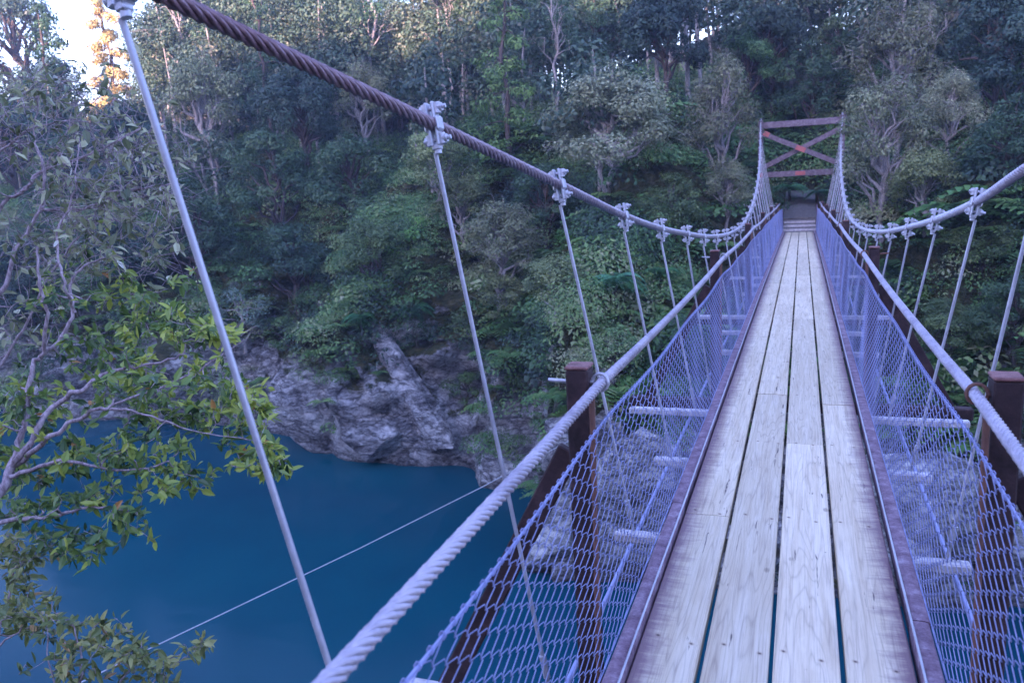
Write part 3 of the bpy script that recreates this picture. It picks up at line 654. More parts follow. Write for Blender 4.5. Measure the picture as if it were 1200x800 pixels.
def proto_tree(name, seed, H, Rc, leafm, barkm, style='broad', lsize=.15, per=420, label='', ):
    R = np.random.RandomState(seed); root = empty(name, (0, 0, -500)); root['category'] = 'tree'
    mb = MB(); cl = []
    if style in ('broad', 'twiggy', 'shrub'):
        hb = H * (.34 if style != 'shrub' else .12); top = np.array([R.normal(0, .25), R.normal(0, .25), H * .72])
        tr = limb(mb, (0, 0, -.8), top, .10 * H / 6 + .05, .035, R, 8, .10, 8)
        nb = 26 if style != 'shrub' else 14
        for i in range(nb):
            a = i * 2.399 + R.uniform(-.4, .4); z = R.uniform(0, 1) ** .8
            rr = Rc * math.sqrt(max(.05, 1 - (z * 1.0) ** 2)) * R.uniform(.55, .98)
            c = np.array([math.cos(a) * rr, math.sin(a) * rr, hb + (H - hb - Rc * .2) * z])
            r = Rc * R.uniform(.22, .42); cl.append((c, r))
            st = tr[int(np.clip(1 + z * 5 + R.uniform(0, 1.5), 1, 7))]
            pts = limb(mb, st, c, .05 + .008 * H, .014, R, 5, .2, 5)
            if style == 'twiggy':
                for q in range(6):
                    e = c + rand_dirs(1, R)[0] * r * 1.25 * np.array([1, 1, .9]); e[2] = max(e[2], c[2] - r * .4)
                    limb(mb, pts[R.randint(2, 6)], e, .014, .006, R, 3, .25, 4)
    elif style == 'conifer':
        tr = limb(mb, (0, 0, -.8), (R.normal(0, .2), R.normal(0, .2), H * .98), .16, .03, R, 9, .04, 8)
        nl = int(H * 2.6)
        for i in range(nl):
            z = .16 + .84 * (i + .5) / nl; rr = Rc * (1 - z) ** .62 * R.uniform(.65, 1.15) + .18
            a = i * 2.399 + R.uniform(-.3, .3)
            for f in (.45, .92):
                c = np.array([math.cos(a) * rr * f, math.sin(a) * rr * f, z * H - .25 * f * rr])
                cl.append((c, (.30 + .28 * (1 - z)) * Rc * .62))
            limb(mb, tr[int(np.clip(z * 9, 0, 9))], (math.cos(a) * rr, math.sin(a) * rr, z * H - .2 * rr), .035, .01, R, 4, .12, 4)
    elif style == 'spindly':
        top = np.array([R.normal(0, .5), R.normal(0, .4), H * .97]); tr = limb(mb, (0, 0, -1), top, .13, .035, R, 10, .07, 8)
        for i in range(17):
            z = R.uniform(.48, 1); a = R.uniform(0, 2 * PI); rr = Rc * R.uniform(.3, 1) * (1.15 - z * .6)
            st = tr[int(np.clip(z * 10 - 1, 2, 10))]; c = np.array([st[0] + math.cos(a) * rr, st[1] + math.sin(a) * rr, z * H + R.uniform(0, .7)])
            pts = limb(mb, st, c, .045, .012, R, 5, .2, 5)
            if R.uniform() < .8: cl.append((c, Rc * R.uniform(.22, .40)))
            else:
                for q in range(5): limb(mb, pts[R.randint(1, 5)], c + rand_dirs(1, R)[0] * .8, .014, .005, R, 3, .2, 4)
    V = []; A = []
    if style == 'fern':
        limb(mb, (0, 0, -1.0), (0, 0, H), .13, .10, R, 5, .03, 8)
        for i in range(22):
            a = i * 2.399; L = Rc * R.uniform(.8, 1.1); el = R.uniform(.1, .75)
            m = 22
            for j in range(m):
                t = (j + .5) / m; rr = L * (t - .18 * t * t); z = H + L * (el * t - (.55 + el * .5) * t * t)
                for sgn in (-1, 1):
                    w = .34 * L * .5 * math.sin(PI * (t * .86 + .12)) + .04
                    d = np.array([math.cos(a), math.sin(a), 0]); pv = np.array([-math.sin(a), math.cos(a), 0])
                    p = d * rr + np.array([0, 0, z]); tip = p + pv * sgn * w + d * w * .35 - np.array([0, 0, w * .30])
                    hw = L / m * .55
                    V.append([p - d * hw, tip - d * hw * .3, tip + d * hw * .3, p + d * hw]); A.append(R.uniform(.2, .8))
        V = np.array(V); A = np.array(A)
    else:
        dr = .5 if style == 'conifer' else .1
        V, A = cluster_cloud(cl, R, per, lsize, flat=.62 if style == 'conifer' else .78, droop=dr, aspect=.4 if style == 'conifer' else .55)
    mb.build('trunk', barkm, root)
    link('crown', quads_mesh('crown', V, 4, A), leafm, root)
    root['_H'] = H
    return root
PR = {}
def defproto(key, *a, **k): PR[key] = [proto_tree(*((a[0], sd) + a[1:]), **k) for sd in k.pop('seeds')]
def DP(key, name, seeds, H, Rc, lm, bm_, style, ls, per):
    PR[key] = [(proto_tree(name, sd, H, Rc, L[lm], M[bm_], style, ls, per), H, Rc) for sd in seeds]
DP('broad', 'broadleaf_tree', (1, 2), 6.5, 2.5, 'mid', 'bark', 'broad', .15, 700)
DP('dark', 'broadleaf_tree', (3, 4), 7, 2.5, 'dark', 'bark', 'broad', .15, 700)
DP('night', 'broadleaf_tree', (5, 6), 7, 2.6, 'night', 'bark', 'broad', .16, 700)
DP('olive', 'broadleaf_tree', (7, 8), 6, 2.3, 'olive', 'palebark', 'broad', .14, 700)
DP('grey', 'grey_tree', (9, 10), 6, 2.6, 'grey', 'palebark', 'twiggy', .13, 780)
DP('mauve', 'grey_tree', (11, 12), 6.5, 2.1, 'mauve', 'palebark', 'twiggy', .13, 720)
DP('conifer', 'conifer_tree', (13, 14), 9, 1.9, 'dark', 'bark', 'conifer', .17, 420)
DP('greencon', 'conifer_tree', (15,), 9, 1.8, 'fresh', 'bark', 'conifer', .17, 520)
DP('spindly', 'tall_thin_tree', (17, 18), 10, 2.2, 'dark', 'palebark', 'spindly', .15, 520)
DP('sunlit_gold', 'tall_thin_tree', (19,), 9, 1.8, 'sunlit_gold', 'bark', 'conifer', .19, 1100)
DP('fern', 'tree_fern', (21, 22), 2.2, 1.9, 'fern', 'bark', 'fern', .1, 1)
DP('bright', 'bright_green_shrub', (23, 24), 2.4, 1.4, 'bright', 'bark', 'shrub', .12, 700)
DP('blue', 'blue_grey_shrub', (25,), 3.2, 1.7, 'blue', 'palebark', 'shrub', .10, 700)
DP('low', 'hanging_shrub', (27, 28), 2.6, 1.6, 'mid', 'bark', 'shrub', .12, 650)
used = set(); cnt = [0]
GRP = {'broadleaf_tree': 'broadleaf trees on the far hillside', 'grey_tree': 'pale grey trees on the far hillside', 'conifer_tree': 'conifers on the far hillside', 'tall_thin_tree': 'tall thin trees on the far ridge',
       'tree_fern': 'tree ferns on the far bank', 'bright_green_shrub': 'bright green shrubs on the far bank', 'blue_grey_shrub': None, 'hanging_shrub': 'shrubs on the far cliff'}
TREES = []
def place(key, px, py, Y, rpx, label, hscale=1.0, var=None):
    """stand a tree so that its crown's middle is at the spot the photograph shows; Y is how far off it stands, rpx its crown's half width"""
    pr = PR[key][(cnt[0] if var is None else var) % len(PR[key])]; cnt[0] += 1
    root, H, Rc = pr; frac = .9 if key == 'fern' else (.55 if key in ('conifer', 'greencon', 'sunlit_gold', 'spindly') else .62)
    off = frac * H * hscale / Rc * rpx
    for tr in range(12):
        g = hit(px, py + off)
        if g is not None and g.y < 60: break
        off += 8
    if g is None or g.y > 60:
        off = frac * H * hscale / Rc * rpx; g = Vector(at_Y(px, py + off, min(58, Y)))
        dn = BVH.ray_cast(g + Vector((0, 0, 40)), Vector((0, 0, -1)), 120)[0]
        if dn is not None:
            off = max(off, off + (g.z - dn.z) * FPX / abs((np.array(g) - cam_o) @ cF)); g = dn
    m = abs((np.array(g) - cam_o) @ cF); R = rpx * m / FPX; sc = R / Rc; hscale *= max(.8, min(1.9, off / (frac * H * hscale / Rc * rpx)))
    p = np.array(g)
    o = root if root.name not in used and id(root) not in used else copy_tree(root)
    used.add(root.name); used.add(id(root))
    o.location = (p[0], p[1], p[2]); o.scale = (sc, sc, sc * hscale); o.rotation_euler = (0, 0, random.uniform(0, 6.28))
    cat = {'tree_fern': 'tree fern', 'bright_green_shrub': 'shrub', 'blue_grey_shrub': 'shrub', 'hanging_shrub': 'shrub'}.get(root.name.split('.')[0], 'tree')
    nm = root.name.split('.')[0]; o['label'] = label; o['category'] = cat
    if GRP.get(nm): o['group'] = GRP[nm]
    if '_H' in o: del o['_H']
    # a trunk that reaches the ground under it
    TREES.append((px, py, rpx, g.y)); return o
#      key      px   py   Y   rpx  label
T = [('night', 38, 62, 50, 58, 'dark tree in the top left corner against the bright sky', 1.2),
 ('sunlit_gold', 142, 62, 56, 32, 'narrow golden sunlit tree against the sky beside the first hanger', 1.1),
 ('conifer', 90, 130, 52, 48, 'dark blue green tree beneath the bright sky gap at top left', 1.1),
 ('spindly', 222, 55, 50, 46, 'tall dark thick trunked tree right of the first hanger under the main cable', 1.1),
 ('sunlit_gold', 268, 48, 60, 13, 'small golden sunlit treetop glimpsed just under the thick main cable', 1.1),
 ('mauve', 250, 130, 44, 48, 'mauve grey bare branched tree with pale forked trunk below the main cable', 1.2),
 ('night', 160, 175, 44, 50, 'shaded tree behind the first hanger above the leafy foreground shrub', 1.0),
 ('conifer', 322, 70, 50, 36, 'slim dark conifer right of the pale forked tree', 1.3),
 ('spindly', 388, 40, 52, 44, 'tall slender tree at the top edge right of the thick main cable', 1.2),
 ('night', 360, 130, 44, 52, 'deep blue green tree between the cable and the second hanger clamp', 1.0),
 ('spindly', 455, 50, 50, 42, 'tall thin pale trunked tree directly above the second hanger clamp', 1.2),
 ('mauve', 432, 120, 46, 34, 'mauve brown tree left of the second hanger clamp', 1.1),
 ('dark', 330, 205, 38, 55, 'broad dark green tree left of the second hanger halfway up the slope', .9),
 ('dark', 420, 205, 36, 52, 'dark rounded tree just left of the second hanger rod', .9),
 ('olive', 520, 190, 38, 44, 'yellow olive tree just right of the second hanger clamp', 1.0),
 ('spindly', 530, 55, 54, 36, 'tall dark tree behind the space between second and third clamps', 1.2),
 ('greencon', 600, 95, 42, 48, 'tall bright green layered conifer above the main cable near its middle', 1.15),
 ('spindly', 655, 60, 48, 34, 'tall tree with a pale straight trunk right of the bright green conifer', 1.2),
 ('grey', 716, 145, 37, 80, 'large round pale grey tree above the main cable, the widest pale crown', .85),
 ('night', 780, 40, 50, 50, 'dark tree at the top edge above the large pale grey tree', 1.1),
 ('mauve', 845, 130, 40, 42, 'tall narrow grey brown tree left of the far tower', 1.3),
 ('night', 905, 60, 48, 46, 'dark tree under the small sky gaps above the far tower', 1.1),
 ('broad', 875, 75, 52, 38, 'green tree up the slope just left above the far tower', 1.0),
 ('dark', 950, 95, 44, 44, 'shaded tree directly behind the top beam of the far tower', 1.0),
 ('mauve', 1045, 75, 46, 58, 'mauve grey tree with bare branches right above the far tower', 1.1),
 ('grey', 1110, 130, 40, 40, 'tall pale branched tree at the upper right, its top touched with green', 1.2),
 ('mauve', 1035, 165, 36, 55, 'grey tree with pale bare limbs just right of the far tower', 1.1),
 ('olive', 1080, 215, 34, 46, 'olive tree behind the right main cable clamps', .9),
 ('night', 1160, 60, 48, 62, 'dark tree in the top right corner', 1.1),
 ('dark', 1180, 160, 42, 48, 'dark green tree at the right edge above the right main cable', 1.0),
 ('broad', 1150, 285, 30, 44, 'leafy green tree under the right main cable near the right edge', .8),
 ('dark', 1190, 355, 27, 44, 'dark green tree at the right edge above the near right post', .8),
 ('bright', 1072, 345, 29, 32, 'bright green fern like shrub right of the second right post', .7),
 ('bright', 1035, 315, 30, 18, 'small bright green shrub just above the right hand cable', .8),
 ('broad', 1110, 380, 27, 42, 'mid green tree between two right hangers behind the hand cable', .8),
 ('mauve', 595, 285, 34, 48, 'reddish grey tree beneath the third hanger clamp', .9),
 ('olive', 545, 235, 35, 36, 'pale olive tree between the second and third hangers', .9),
 ('bright', 483, 268, 33, 34, 'vivid green shrub just left of the second hanger rod', .8),
 ('dark', 640, 230, 35, 40, 'dark tree right of the third hanger rod', .9),
 ('bright', 690, 262, 34, 34, 'bright green shrub between third and fourth left hangers', .8),
 ('olive', 655, 330, 31, 44, 'olive green tree low between the second and third hangers', .8),
 ('fern', 722, 330, 31, 44, 'tree fern with spreading fronds between the third and fourth hangers', 1.0),
 ('fern', 775, 320, 32, 30, 'tree fern behind the left hangers near the second left post', 1.0),
 ('broad', 790, 235, 36, 40, 'grey green tree behind the small clamps left of the far tower', .9),
 ('mauve', 850, 215, 34, 30, 'brownish grey tree just left of the far tower base', .9),
 ('fern', 925, 222, 35, 28, 'tree fern framed between the legs of the far tower', 1.0),
 ('fern', 958, 228, 38, 22, 'small dark tree fern at the right leg of the far tower', 1.0),
 ('blue', 286, 352, 30, 38, 'rounded pale blue grey shrub on the cliff right of the first hanger', 1.0),
 ('dark', 350, 300, 34, 48, 'dark green tree right above the pale blue grey shrub', .8),
 ('dark', 235, 260, 38, 52, 'shaded tree just right of the first hanger above the blue grey shrub', 1.0),
 ('broad', 440, 290, 33, 46, 'mid green tree on the cliff top left of the second hanger rod', .8),
 ('fern', 488, 362, 29.5, 36, 'teal tree fern on the cliff edge left of the second hanger rod', .8),
 ('fern', 425, 372, 30, 30, 'small tree fern over the cliff above the slanting slab', .8),
 ('low', 560, 370, 28.5, 38, 'green shrub hanging over the dark hollow right of the second hanger', .8),
 ('low', 610, 420, 27, 38, 'shrub on the bank just left of the third hanger and near left post', .8),
 ('olive', 590, 345, 30, 34, 'olive bush with a crooked bare branch right of the second hanger', .8),
 ('low', 545, 450, 27.3, 30, 'dark shrub on the cliff face right of the slanting slab', .8),
 ('low', 720, 400, 27, 38, 'green shrub behind the hand cable above the near left post', .8),
 ('low', 340, 385, 29.5, 34, 'low shrub on top of the pale rock face', .7),
 ('night', 25, 165, 46, 50, 'dark tree at the left edge behind the foreground twigs', 1.0),
 ('night', 40, 330, 38, 55, 'deeply shaded tree low at the left edge behind the foreground shrub', .9),
 ('night', 150, 300, 36, 50, 'deeply shaded tree left of the first hanger behind the leafy shrub', .9),
 ('dark', 980, 60, 56, 34, 'ridge top tree beside the sky gaps right above the far tower', 1.1),
 ('dark', 700, 40, 54, 40, 'ridge top tree above the large pale grey tree, left of it', 1.1),
 ('spindly', 1010, 40, 52, 34, 'thin ridge tree at the top edge right of the far tower', 1.2),
 ('spindly', 1090, 35, 54, 34, 'thin tree at the top edge near the upper right corner', 1.2),
]
for t in T: place(t[0], t[1], t[2], t[3], t[4], t[5], t[6])
for k_, lst in PR.items():
    for r_, _, _ in lst:
        if id(r_) not in used:
            for ch in list(r_.children): bpy.data.objects.remove(ch)
            bpy.data.objects.remove(r_)

# ---- undergrowth over the far bank: ferns and low bushes nobody could count
def undergrowth():
    R = np.random.RandomState(77); V = []; A = []
    for i in range(8600):
        x = R.uniform(-62, 18) if i % 6 else R.uniform(-20, 10); t = R.uniform(0, 1) ** 1.25 * 26 if i % 6 else R.uniform(.5, 8)
        nz_ = fbm(x * .25, t * .25, 2.0, 3)
        X, Y, Z = terr(x, t)
        bare_ = -19.5 < X < -10.8 and Z < -5.0 - .8 * nz_
        if (bare_ or (-6.5 < X < 6 and Z < -5.5)) and R.uniform() < .94: continue
        if Z < -8.1 or (t < 2 and not bare_ and R.uniform() < .35): continue
        if nz_ < -.18 and t < 14 and R.uniform() < .8: continue
        if abs(X) < 1.5 and Y > 26 and Y < 38: continue
        if abs(X) < 2.2 and Z > -2.2 and Y < 31: continue
        kind = fbm(x * .45 + 20, t * .45, 7.0, 3) + R.normal(0, .22)
        r = R.uniform(.25, 1.0) ** 1.3 * (.95 if t < 6 else (1.35 if t < 14 else 1.8)) + .12
        if kind > .22:      # ferns: arching fronds of small leaflets
            nf = 11; m = 9; tb = R.normal(.55, .12)
            for f in range(nf):
                a = R.uniform(0, 6.28); Lf = r * R.uniform(.9, 1.4); tt = (np.arange(m) + .5) / m
                rr = Lf * tt; zz = Lf * (.75 * tt - .85 * tt * tt)
                for sg in (-1, 1):
                    w = .22 * Lf * np.sin(np.pi * (tt * .85 + .1)) + .02
                    d = np.array([math.cos(a), math.sin(a), 0]); pv = np.array([-math.sin(a), math.cos(a), 0])
                    p = np.array([X, Y - .1, Z + .1]) + d * rr[:, None] + np.array([0, 0, 1.]) * zz[:, None]
                    tip = p + pv * sg * w[:, None] + d * (w * .35)[:, None] - np.array([0, 0, 1.]) * (w * .3)[:, None]; hw = Lf / m * .5
                    V.append(np.stack([p - d * hw, tip - d * hw * .3, tip + d * hw * .3, p + d * hw], 1)); A.append(np.clip(R.normal(tb, .1, m), 0, 1))
            continue
        up = R.uniform(.55, 1.35); ls = R.uniform(.06, .19) if kind > -.15 else R.uniform(.05, .11)
        n = int(min(520, 62 * r * r / (ls * ls) * .085 * (1 if t < 14 else .6)) + 20); d = rand_dirs(n, R); d[:, 2] = abs(d[:, 2]) * .95 - .1
        rad = r * R.uniform(.35, 1.05, n) ** .45; p = d * rad[:, None] * np.array([1.05, 1.0, .85 * up]); nn = d + np.array([0, -.1, .45])
        tb = .38 + .9 * fbm(x * .3 + 5, t * .3, 1.0, 2) + R.normal(0, .17)
        V.append(leaves(p + np.array([X, Y - .1, Z + r * .15]), nn, ls * R.uniform(.6, 1.4, n), R, R.uniform(.35, .65), .3)); A.append(np.clip(R.normal(tb, .12, n), 0, 1))
    V = np.concatenate(V); A = np.concatenate(A)
    tag(link('undergrowth', quads_mesh('undergrowth', V, 4, A), L['under']), 'mixed ferns, moss and low bushes covering the far bank', 'undergrowth', kind='stuff')
    return len(V)
L['under'] = mat_leaf('undergrowth_leaf', [(.020, .045, .028), (.045, .105, .035), (.085, .19, .055), (.17, .25, .075), (.26, .27, .15)])
print('undergrowth', undergrowth())
# ---- the rest of the forest behind the trees that can be told apart
def hides(X, Y, Z):
    d = np.array([X, Y, Z]) - cam_o; m = d @ cF; qx = 600 + FPX * (d @ cR) / m; qy = 400 - FPX * (d @ cU) / m
    for px, py, r, hy in TREES:
        if Y < hy + .5 and abs(qx - px) < r * .95 + 14 and -1.0 * r - 10 < qy - py < 1.1 * r + 30: return True
    return False
def far_forest():
    R = np.random.RandomState(99); V = []; A = []; mb = MB()
    for i in range(1050):
        x = R.uniform(-100, 32); t = 7 + 36 * R.uniform(0, 1) ** .9
        X, Y, Z = terr(x, t)
        if abs(X) < 3.5 and Y < 40: continue
        if hides(X, Y, Z + 2.5): continue
        H = R.uniform(3.6, 6.2) * (1.25 if t > 16 else .85) * (.6 if -46.8 < math.degrees(math.atan2(X, Y)) < -41.8 else (1.45 if -41.8 < math.degrees(math.atan2(X, Y)) < -14 and t > 15 else 1.15)); Rc = H * R.uniform(.26, .38); tb = R.normal(0, .16)
        if R.uniform() < .3: Rc *= .7; H *= 1.15
        mb.tube([(X, Y, Z - .5), (X + R.normal(0, .2), Y, Z + H * .5), (X + R.normal(0, .3), Y, Z + H * .9)], [.12, .08, .03], 5, False)
        for j in range(13):
            a = R.uniform(0, 6.28); z = R.uniform(.25, 1); rr = Rc * math.sqrt(1.06 - z * z) * R.uniform(.4, 1)
            c = np.array([X + math.cos(a) * rr, Y + math.sin(a) * rr, Z + H * (.22 + .72 * z)]); r = Rc * R.uniform(.28, .48)
            n = int(95 * r * r / .6) + 24; d = rand_dirs(n, R); p = d * (r * R.uniform(.4, 1.05, n) ** .5)[:, None]; p[:, 2] *= .75
            V.append(leaves(c + p, d + np.array([0, 0, .6]), R.uniform(.13, .30, n), R, .55, .2)); A.append(np.clip(R.normal(.4, .17, n) + tb, 0, 1))
    V = np.concatenate(V); A = np.concatenate(A)
    o = link('forest', quads_mesh('forest', V, 4, A), L['forest']); tag(o, 'dense dim native forest filling the slope behind the nearer trees', 'forest', kind='stuff')
    mb.build('forest_trunks', M['palebark'], o); return len(V)
L['forest'] = mat_leaf('forest_leaf', [(0.022, 0.053, 0.038), (0.050, 0.100, 0.062), (0.095, 0.155, 0.089), (0.179, 0.187, 0.126), (0.274, 0.242, 0.179)])
print('forest', far_forest())

# ---- foreground shrubs on the near bank
def lens_leaf(base, dirn, nrm, Ls, Wd, curl):
    """8 vertices: two rows of quads folded along the midrib"""
    b = np.cross(nrm, dirn); out = []
    def P(t, s_, dz_): return base + dirn * Ls * t + b * s_ * Wd + nrm * (dz_ * Wd - curl * Ls * t * t)
    m = [P(0, 0, 0), P(.33, 0, -.05), P(.68, 0, -.05), P(1, 0, 0)]
    q = []
    for sg in (-1, 1):
        l1 = P(.3, sg * .5, .16); l2 = P(.66, sg * .40, .14)
        f = [(m[0], m[1], l1, (m[0] + l1) / 2), (m[1], m[2], l2, l1), (m[2], m[3], (m[3] + l2) / 2 + b * sg * Wd * .04, l2)]
        for a_ in f: q.append(a_ if sg < 0 else a_[::-1])
    return q
def shrub(name, label, loc, skel, zones, seed, leafm, Ls, twr=.004, mul=1.0, bare=0):
    """skel: polylines of (px, py, dist, radius); zones: (px, py, spread px, n clusters, leaves per cluster, dist, dist spread, tint mean)"""
    R = np.random.RandomState(seed); root = empty(name, loc); tag(root, label, 'shrub')
    mb = MB(); nodes = []
    lo = np.array(loc)
    for pl in skel:
        ctrl = [at_dist(a, b, d) for a, b, d, r in pl]; rs = [r for *_, r in pl]; pts = []; rr = []
        for i in range(len(ctrl) - 1):
            n = 6
            p0 = ctrl[max(0, i - 1)]; p1 = ctrl[i]; p2 = ctrl[i + 1]; p3 = ctrl[min(len(ctrl) - 1, i + 2)]
            for j in range(n):
                t = j / n; q = .5 * ((2 * p1) + (-p0 + p2) * t + (2 * p0 - 5 * p1 + 4 * p2 - p3) * t * t + (-p0 + 3 * p1 - 3 * p2 + p3) * t**3)
                pts.append(q + R.normal(size=3) * .004); rr.append((rs[i] + (rs[i + 1] - rs[i]) * t) * .72)
        pts.append(ctrl[-1]); rr.append(rs[-1])
        mb.tube([p - lo for p in pts], rr, 7); nodes += [(p, r) for p, r in zip(pts, rr)]
    tg = []
    for z in zones:
        x, y, sp, nc_, nl, dm, ds, tm = z
        for _ in range(int(nc_ * mul)):
            tg.append((at_dist(x + R.normal(0, sp), y + R.normal(0, sp * .8), max(2.6, R.normal(dm, ds))), nl, tm))
    NP = np.array([p for p, r in nodes]); NR = [r for p, r in nodes]
    tg.sort(key=lambda t_: np.min(np.linalg.norm(NP - t_[0], axis=1)))
    V = []; A = []
    extra = []
    for c, nl, tm in tg:
        d = np.linalg.norm(NP - c, axis=1); i = int(np.argmin(d + .0)); a = NP[i]; Ld = d[i]
        if Ld > .02:
            mid = (a + c) / 2 + R.normal(size=3) * Ld * .14; mid2 = a * .3 + c * .7 + R.normal(size=3) * Ld * .08 + np.array([0, 0, .03 * Ld])
            r0 = min(NR[i] * .7, twr * 1.6); ps = [a, a * .65 + mid * .35 + R.normal(size=3) * Ld * .03, mid, mid2, c]
            mb.tube([p - lo for p in ps], [r0, r0 * .9, r0 * .8, twr * .6, twr * .4], 5)
            NP = np.concatenate([NP, np.array([mid, mid2, c])]); NR += [r0 * .8, twr * .6, twr * .5]
        dr = (c - a) / (Ld + 1e-6)
        tc = np.clip(R.normal(tm, .16), 0, 1)
        if bare and R.uniform() < .6:
            for q in range(bare):
                e = c + R.normal(size=3) * .085; mb.tube([p - lo for p in (c, (c + e) / 2 + R.normal(size=3) * .012, e)], [twr * .5, twr * .4, twr * .25], 4, False)
        for q in range(nl):
            f = R.uniform(.0, 1.0); base = c - dr * .10 * f * Ls / .08 + R.normal(size=3) * .006
            dl = dr * R.uniform(.1, .9) + R.normal(size=3) * .75 + np.array([0, 0, -.05]); dl /= np.linalg.norm(dl)
            nn = np.array([0, -.25, 1.0]) + R.normal(size=3) * .5; nn -= dl * (nn @ dl); nn /= np.linalg.norm(nn)
            l_ = Ls * R.uniform(.55, 1.25); k = lens_leaf(base - lo, dl, nn, l_, l_ * R.uniform(.36, .5), R.uniform(-.1, .35)); V += k
            tt = float(np.clip(tc + R.normal(0, .14), 0, .76)); tt = .98 if R.uniform() < .012 else tt; A += [tt] * len(k)
    mb.build('branches', M['twig'], root)
    link('leaves', quads_mesh('shrub_leaves', np.array(V), 4, np.array(A), True), leafm, root)
    return root
b0 = at_dist(-70, 700, 4.2)
sk = [[(-70, 700, 3.98, 0.0375), (5, 565, 3.98, 0.0275), (23, 517, 3.98, 0.0200), (33, 484, 3.98, 0.0163), (37, 430, 3.98, 0.0137), (50, 413, 3.98, 0.0125), (55, 367, 3.88, 0.0100), (46, 335, 3.88, 0.0088), (44, 290, 3.88, 0.0063)],
      [(12, 545, 3.98, 0.0225), (35, 520, 3.88, 0.0187), (60, 478, 3.88, 0.0163), (98, 455, 3.78, 0.0137), (130, 434, 3.78, 0.0112), (172, 428, 3.68, 0.0075), (215, 415, 3.58, 0.0050)],
      [(50, 413, 3.98, 0.0125), (70, 400, 3.98, 0.0125), (86, 365, 3.98, 0.0100), (82, 335, 4.08, 0.0088), (96, 313, 4.08, 0.0075), (125, 302, 4.08, 0.0050)],
      [(86, 365, 3.98, 0.0088), (74, 330, 3.88, 0.0075), (68, 275, 3.98, 0.0063), (88, 220, 3.98, 0.0050), (92, 170, 4.08, 0.0037)],
      [(20, 545, 3.98, 0.0175), (55, 515, 3.78, 0.0150), (92, 490, 3.68, 0.0112), (125, 478, 3.58, 0.0088), (170, 486, 3.58, 0.0063), (225, 503, 3.48, 0.0037), (290, 515, 3.38, 0.0025)],
      [(-60, 660, 4.08, 0.0250), (0, 612, 3.98, 0.0150), (60, 606, 3.88, 0.0112), (110, 594, 3.78, 0.0075), (150, 600, 3.68, 0.0037)],
      [(-60, 420, 4.38, 0.0250), (0, 345, 4.38, 0.0150), (20, 290, 4.38, 0.0112), (48, 245, 4.38, 0.0088), (52, 200, 4.38, 0.0075), (40, 160, 4.48, 0.0050), (46, 110, 4.48, 0.0037)],
      [(-50, 330, 4.48, 0.0187), (0, 243, 4.48, 0.0112), (30, 222, 4.38, 0.0100), (50, 200, 4.38, 0.0075), (110, 180, 4.28, 0.0050), (165, 150, 4.28, 0.0037)],
      [(125, 478, 3.58, 0.0075), (185, 455, 3.58, 0.0063), (240, 430, 3.48, 0.0050), (285, 400, 3.38, 0.0025)],
      [(48, 245, 4.38, 0.0075), (100, 245, 4.28, 0.0063), (150, 225, 4.28, 0.0050), (200, 215, 4.18, 0.0025)],
      [(10, 560, 3.98, 0.0150), (70, 540, 3.78, 0.0100), (140, 552, 3.68, 0.0063), (200, 540, 3.58, 0.0037)]]
zn = [(150, 365, 26, 20, 8, 4.1, .25, .5), (195, 385, 22, 20, 8, 4.0, .25, .55), (245, 385, 14, 12, 8, 3.8, .2, .6), (110, 400, 26, 16, 8, 4.2, .25, .45), (170, 430, 28, 22, 8, 4.0, .25, .5),
      (225, 450, 24, 22, 8, 3.8, .25, .5), (285, 468, 14, 16, 9, 3.6, .15, .7), (310, 480, 7, 5, 8, 3.6, .1, .75), (150, 490, 30, 24, 8, 4.0, .25, .45), (235, 505, 24, 20, 8, 3.8, .2, .45),
      (318, 548, 9, 7, 8, 3.6, .1, .65), (285, 540, 12, 7, 7, 3.6, .1, .5), (165, 535, 26, 20, 8, 3.9, .2, .48), (100, 560, 26, 16, 8, 4.0, .2, .45), (40, 560, 26, 16, 8, 4.2, .2, .4), (200, 560, 16, 9, 8, 3.8, .2, .5),
      (145, 605, 18, 12, 8, 3.9, .2, .45), (110, 640, 16, 10, 8, 4.0, .2, .4), (60, 620, 24, 14, 8, 4.1, .2, .4), (15, 600, 18, 10, 7, 4.2, .2, .35), (20, 460, 20, 8, 8, 4.2, .2, .4), (60, 345, 20, 8, 5, 4.2, .2, .45), (240, 560, 10, 4, 8, 3.7, .1, .5), (270, 385, 8, 5, 8, 3.7, .1, .7), (318, 545, 14, 8, 8, 3.5, .1, .6), (300, 500, 10, 6, 8, 3.6, .1, .6), (120, 300, 30, 8, 6, 4.3, .2, .45), (30, 500, 24, 14, 8, 4.2, .2, .45), (80, 520, 24, 12, 8, 4.1, .2, .5), (15, 540, 18, 12, 8, 4.3, .2, .4), (70, 460, 24, 10, 8, 4.2, .2, .45), (210, 330, 14, 5, 6, 4.1, .2, .5)]
b0 = at_dist(-70, 700, 4.2)
shrub('leafy_shrub', 'large glossy yellow green leafy shrub reaching in from the left before the river', tuple(b0), sk, zn, 41, L['fg'], .052, .0032, 1.45, 0)
zn2 = [(60, 130, 40, 34, 3, 4.6, .35, .35), (130, 150, 42, 36, 3, 4.6, .35, .4), (60, 210, 40, 40, 3, 4.6, .35, .35), (140, 230, 36, 40, 4, 4.5, .3, .38), (100, 290, 36, 36, 4, 4.4, .3, .4), (30, 290, 26, 22, 3, 4.6, .3, .35), (190, 180, 18, 14, 4, 4.4, .2, .5),
       (175, 290, 20, 14, 4, 4.3, .2, .45), (20, 110, 26, 18, 3, 4.7, .3, .35), (20, 380, 20, 10, 3, 4.5, .2, .35), (205, 240, 10, 6, 4, 4.3, .1, .5)]
b1 = at_dist(-60, 420, 4.6)
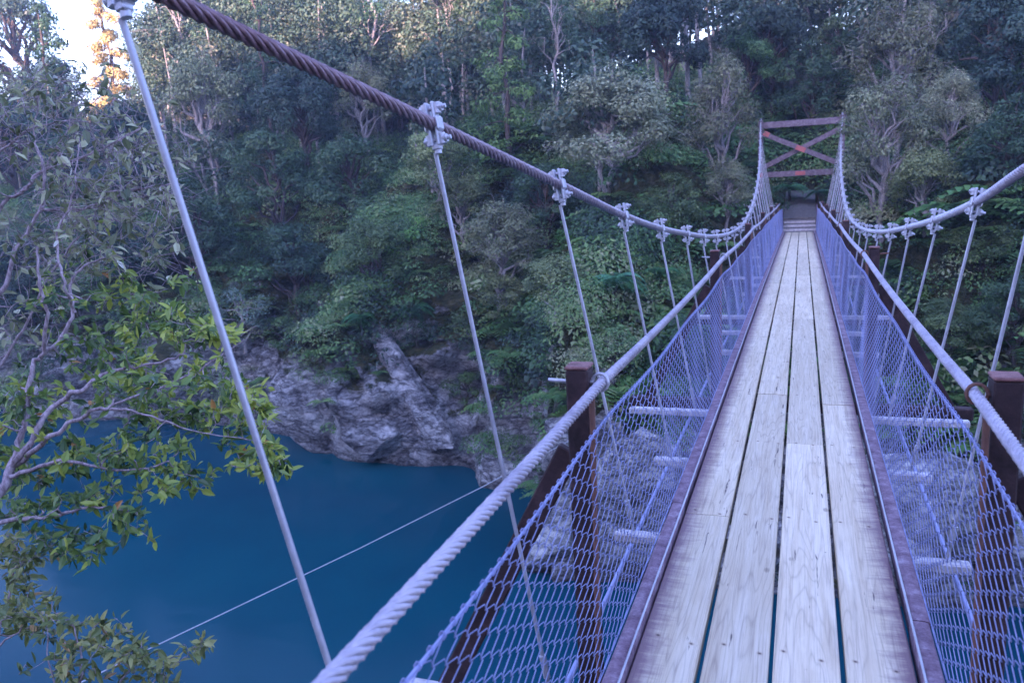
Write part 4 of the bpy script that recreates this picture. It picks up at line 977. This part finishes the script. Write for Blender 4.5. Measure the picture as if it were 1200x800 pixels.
shrub('twiggy_shrub', 'sparse shrub of mauve twigs and small dull leaves filling the upper left', tuple(b1), [sk[6], sk[7], sk[9], [(-40, 480, 4.6, .015), (20, 400, 4.5, .009), (60, 320, 4.5, .007), (110, 262, 4.5, .005), (180, 262, 4.4, .003)],
      [(52, 200, 4.6, .006), (80, 150, 4.6, .004), (120, 110, 4.6, .003)], [(0, 180, 4.8, .008), (40, 150, 4.7, .006), (90, 140, 4.6, .004)]], zn2, 43, L['fg2'], .055, .0030, 1.9, 3)
zn3 = [(70, 735, 14, 16, 6, 3.8, .15, .5), (115, 740, 16, 22, 7, 3.8, .15, .5), (160, 770, 20, 26, 7, 3.7, .15, .5), (90, 785, 22, 22, 7, 3.8, .15, .4), (215, 765, 12, 7, 7, 3.7, .1, .55), (238, 752, 4, 3, 7, 3.7, .05, .6), (190, 795, 14, 10, 6, 3.7, .1, .5), (60, 700, 8, 5, 6, 3.8, .1, .45)]
b2 = at_dist(90, 900, 3.9)
shrub('low_shrub', 'small olive green shrub rising from the bottom edge at the lower left', tuple(b2), [[(90, 900, 3.9, .012), (92, 820, 3.8, .008), (95, 765, 3.8, .005), (85, 730, 3.8, .003)], [(100, 860, 3.9, .008), (140, 800, 3.8, .005), (160, 765, 3.7, .003)],
      [(120, 860, 3.8, .006), (180, 800, 3.7, .004), (215, 770, 3.7, .003), (236, 755, 3.7, .002)], [(90, 860, 3.9, .006), (60, 790, 3.8, .004), (55, 720, 3.8, .002)]], zn3, 45, L['fg3'], .046, .003)
zn4 = [(15, 670, 16, 26, 6, 4.3, .2, .42), (40, 650, 18, 16, 6, 4.2, .2, .42), (10, 720, 14, 26, 6, 4.3, .2, .4), (30, 735, 14, 12, 6, 4.2, .2, .4), (5, 630, 14, 14, 6, 4.3, .2, .4)]
b3 = at_dist(-60, 860, 4.4)
shrub('small_leaved_shrub', 'dull olive small leaved shrub hugging the left edge beneath the large leafy shrub', tuple(b3), [[(-60, 860, 4.4, .014), (-10, 770, 4.3, .009), (10, 700, 4.3, .006), (20, 640, 4.2, .003)], [(-10, 770, 4.3, .007), (25, 735, 4.2, .004)]], zn4, 47, L['fg3'], .046, .003)
# the near-side bank's own bushes under the landing

# ------------------------------------------------------------------ the blue air of the gorge
def haze():
    mb = MB(); mb.box((0, 5, 6), (330, 280, 42))
    N = NT('haze_air'); N.t.links.new(N.n('ShaderNodeVolumePrincipled', ins={'Color': (.60, .69, 1.0, 1), 'Density': .0010, 'Anisotropy': .2}).outputs[0], N.out.inputs[1])
    tag(mb.build('haze', N.m), 'thin blue haze filling the gorge', 'haze', kind='stuff')
haze()
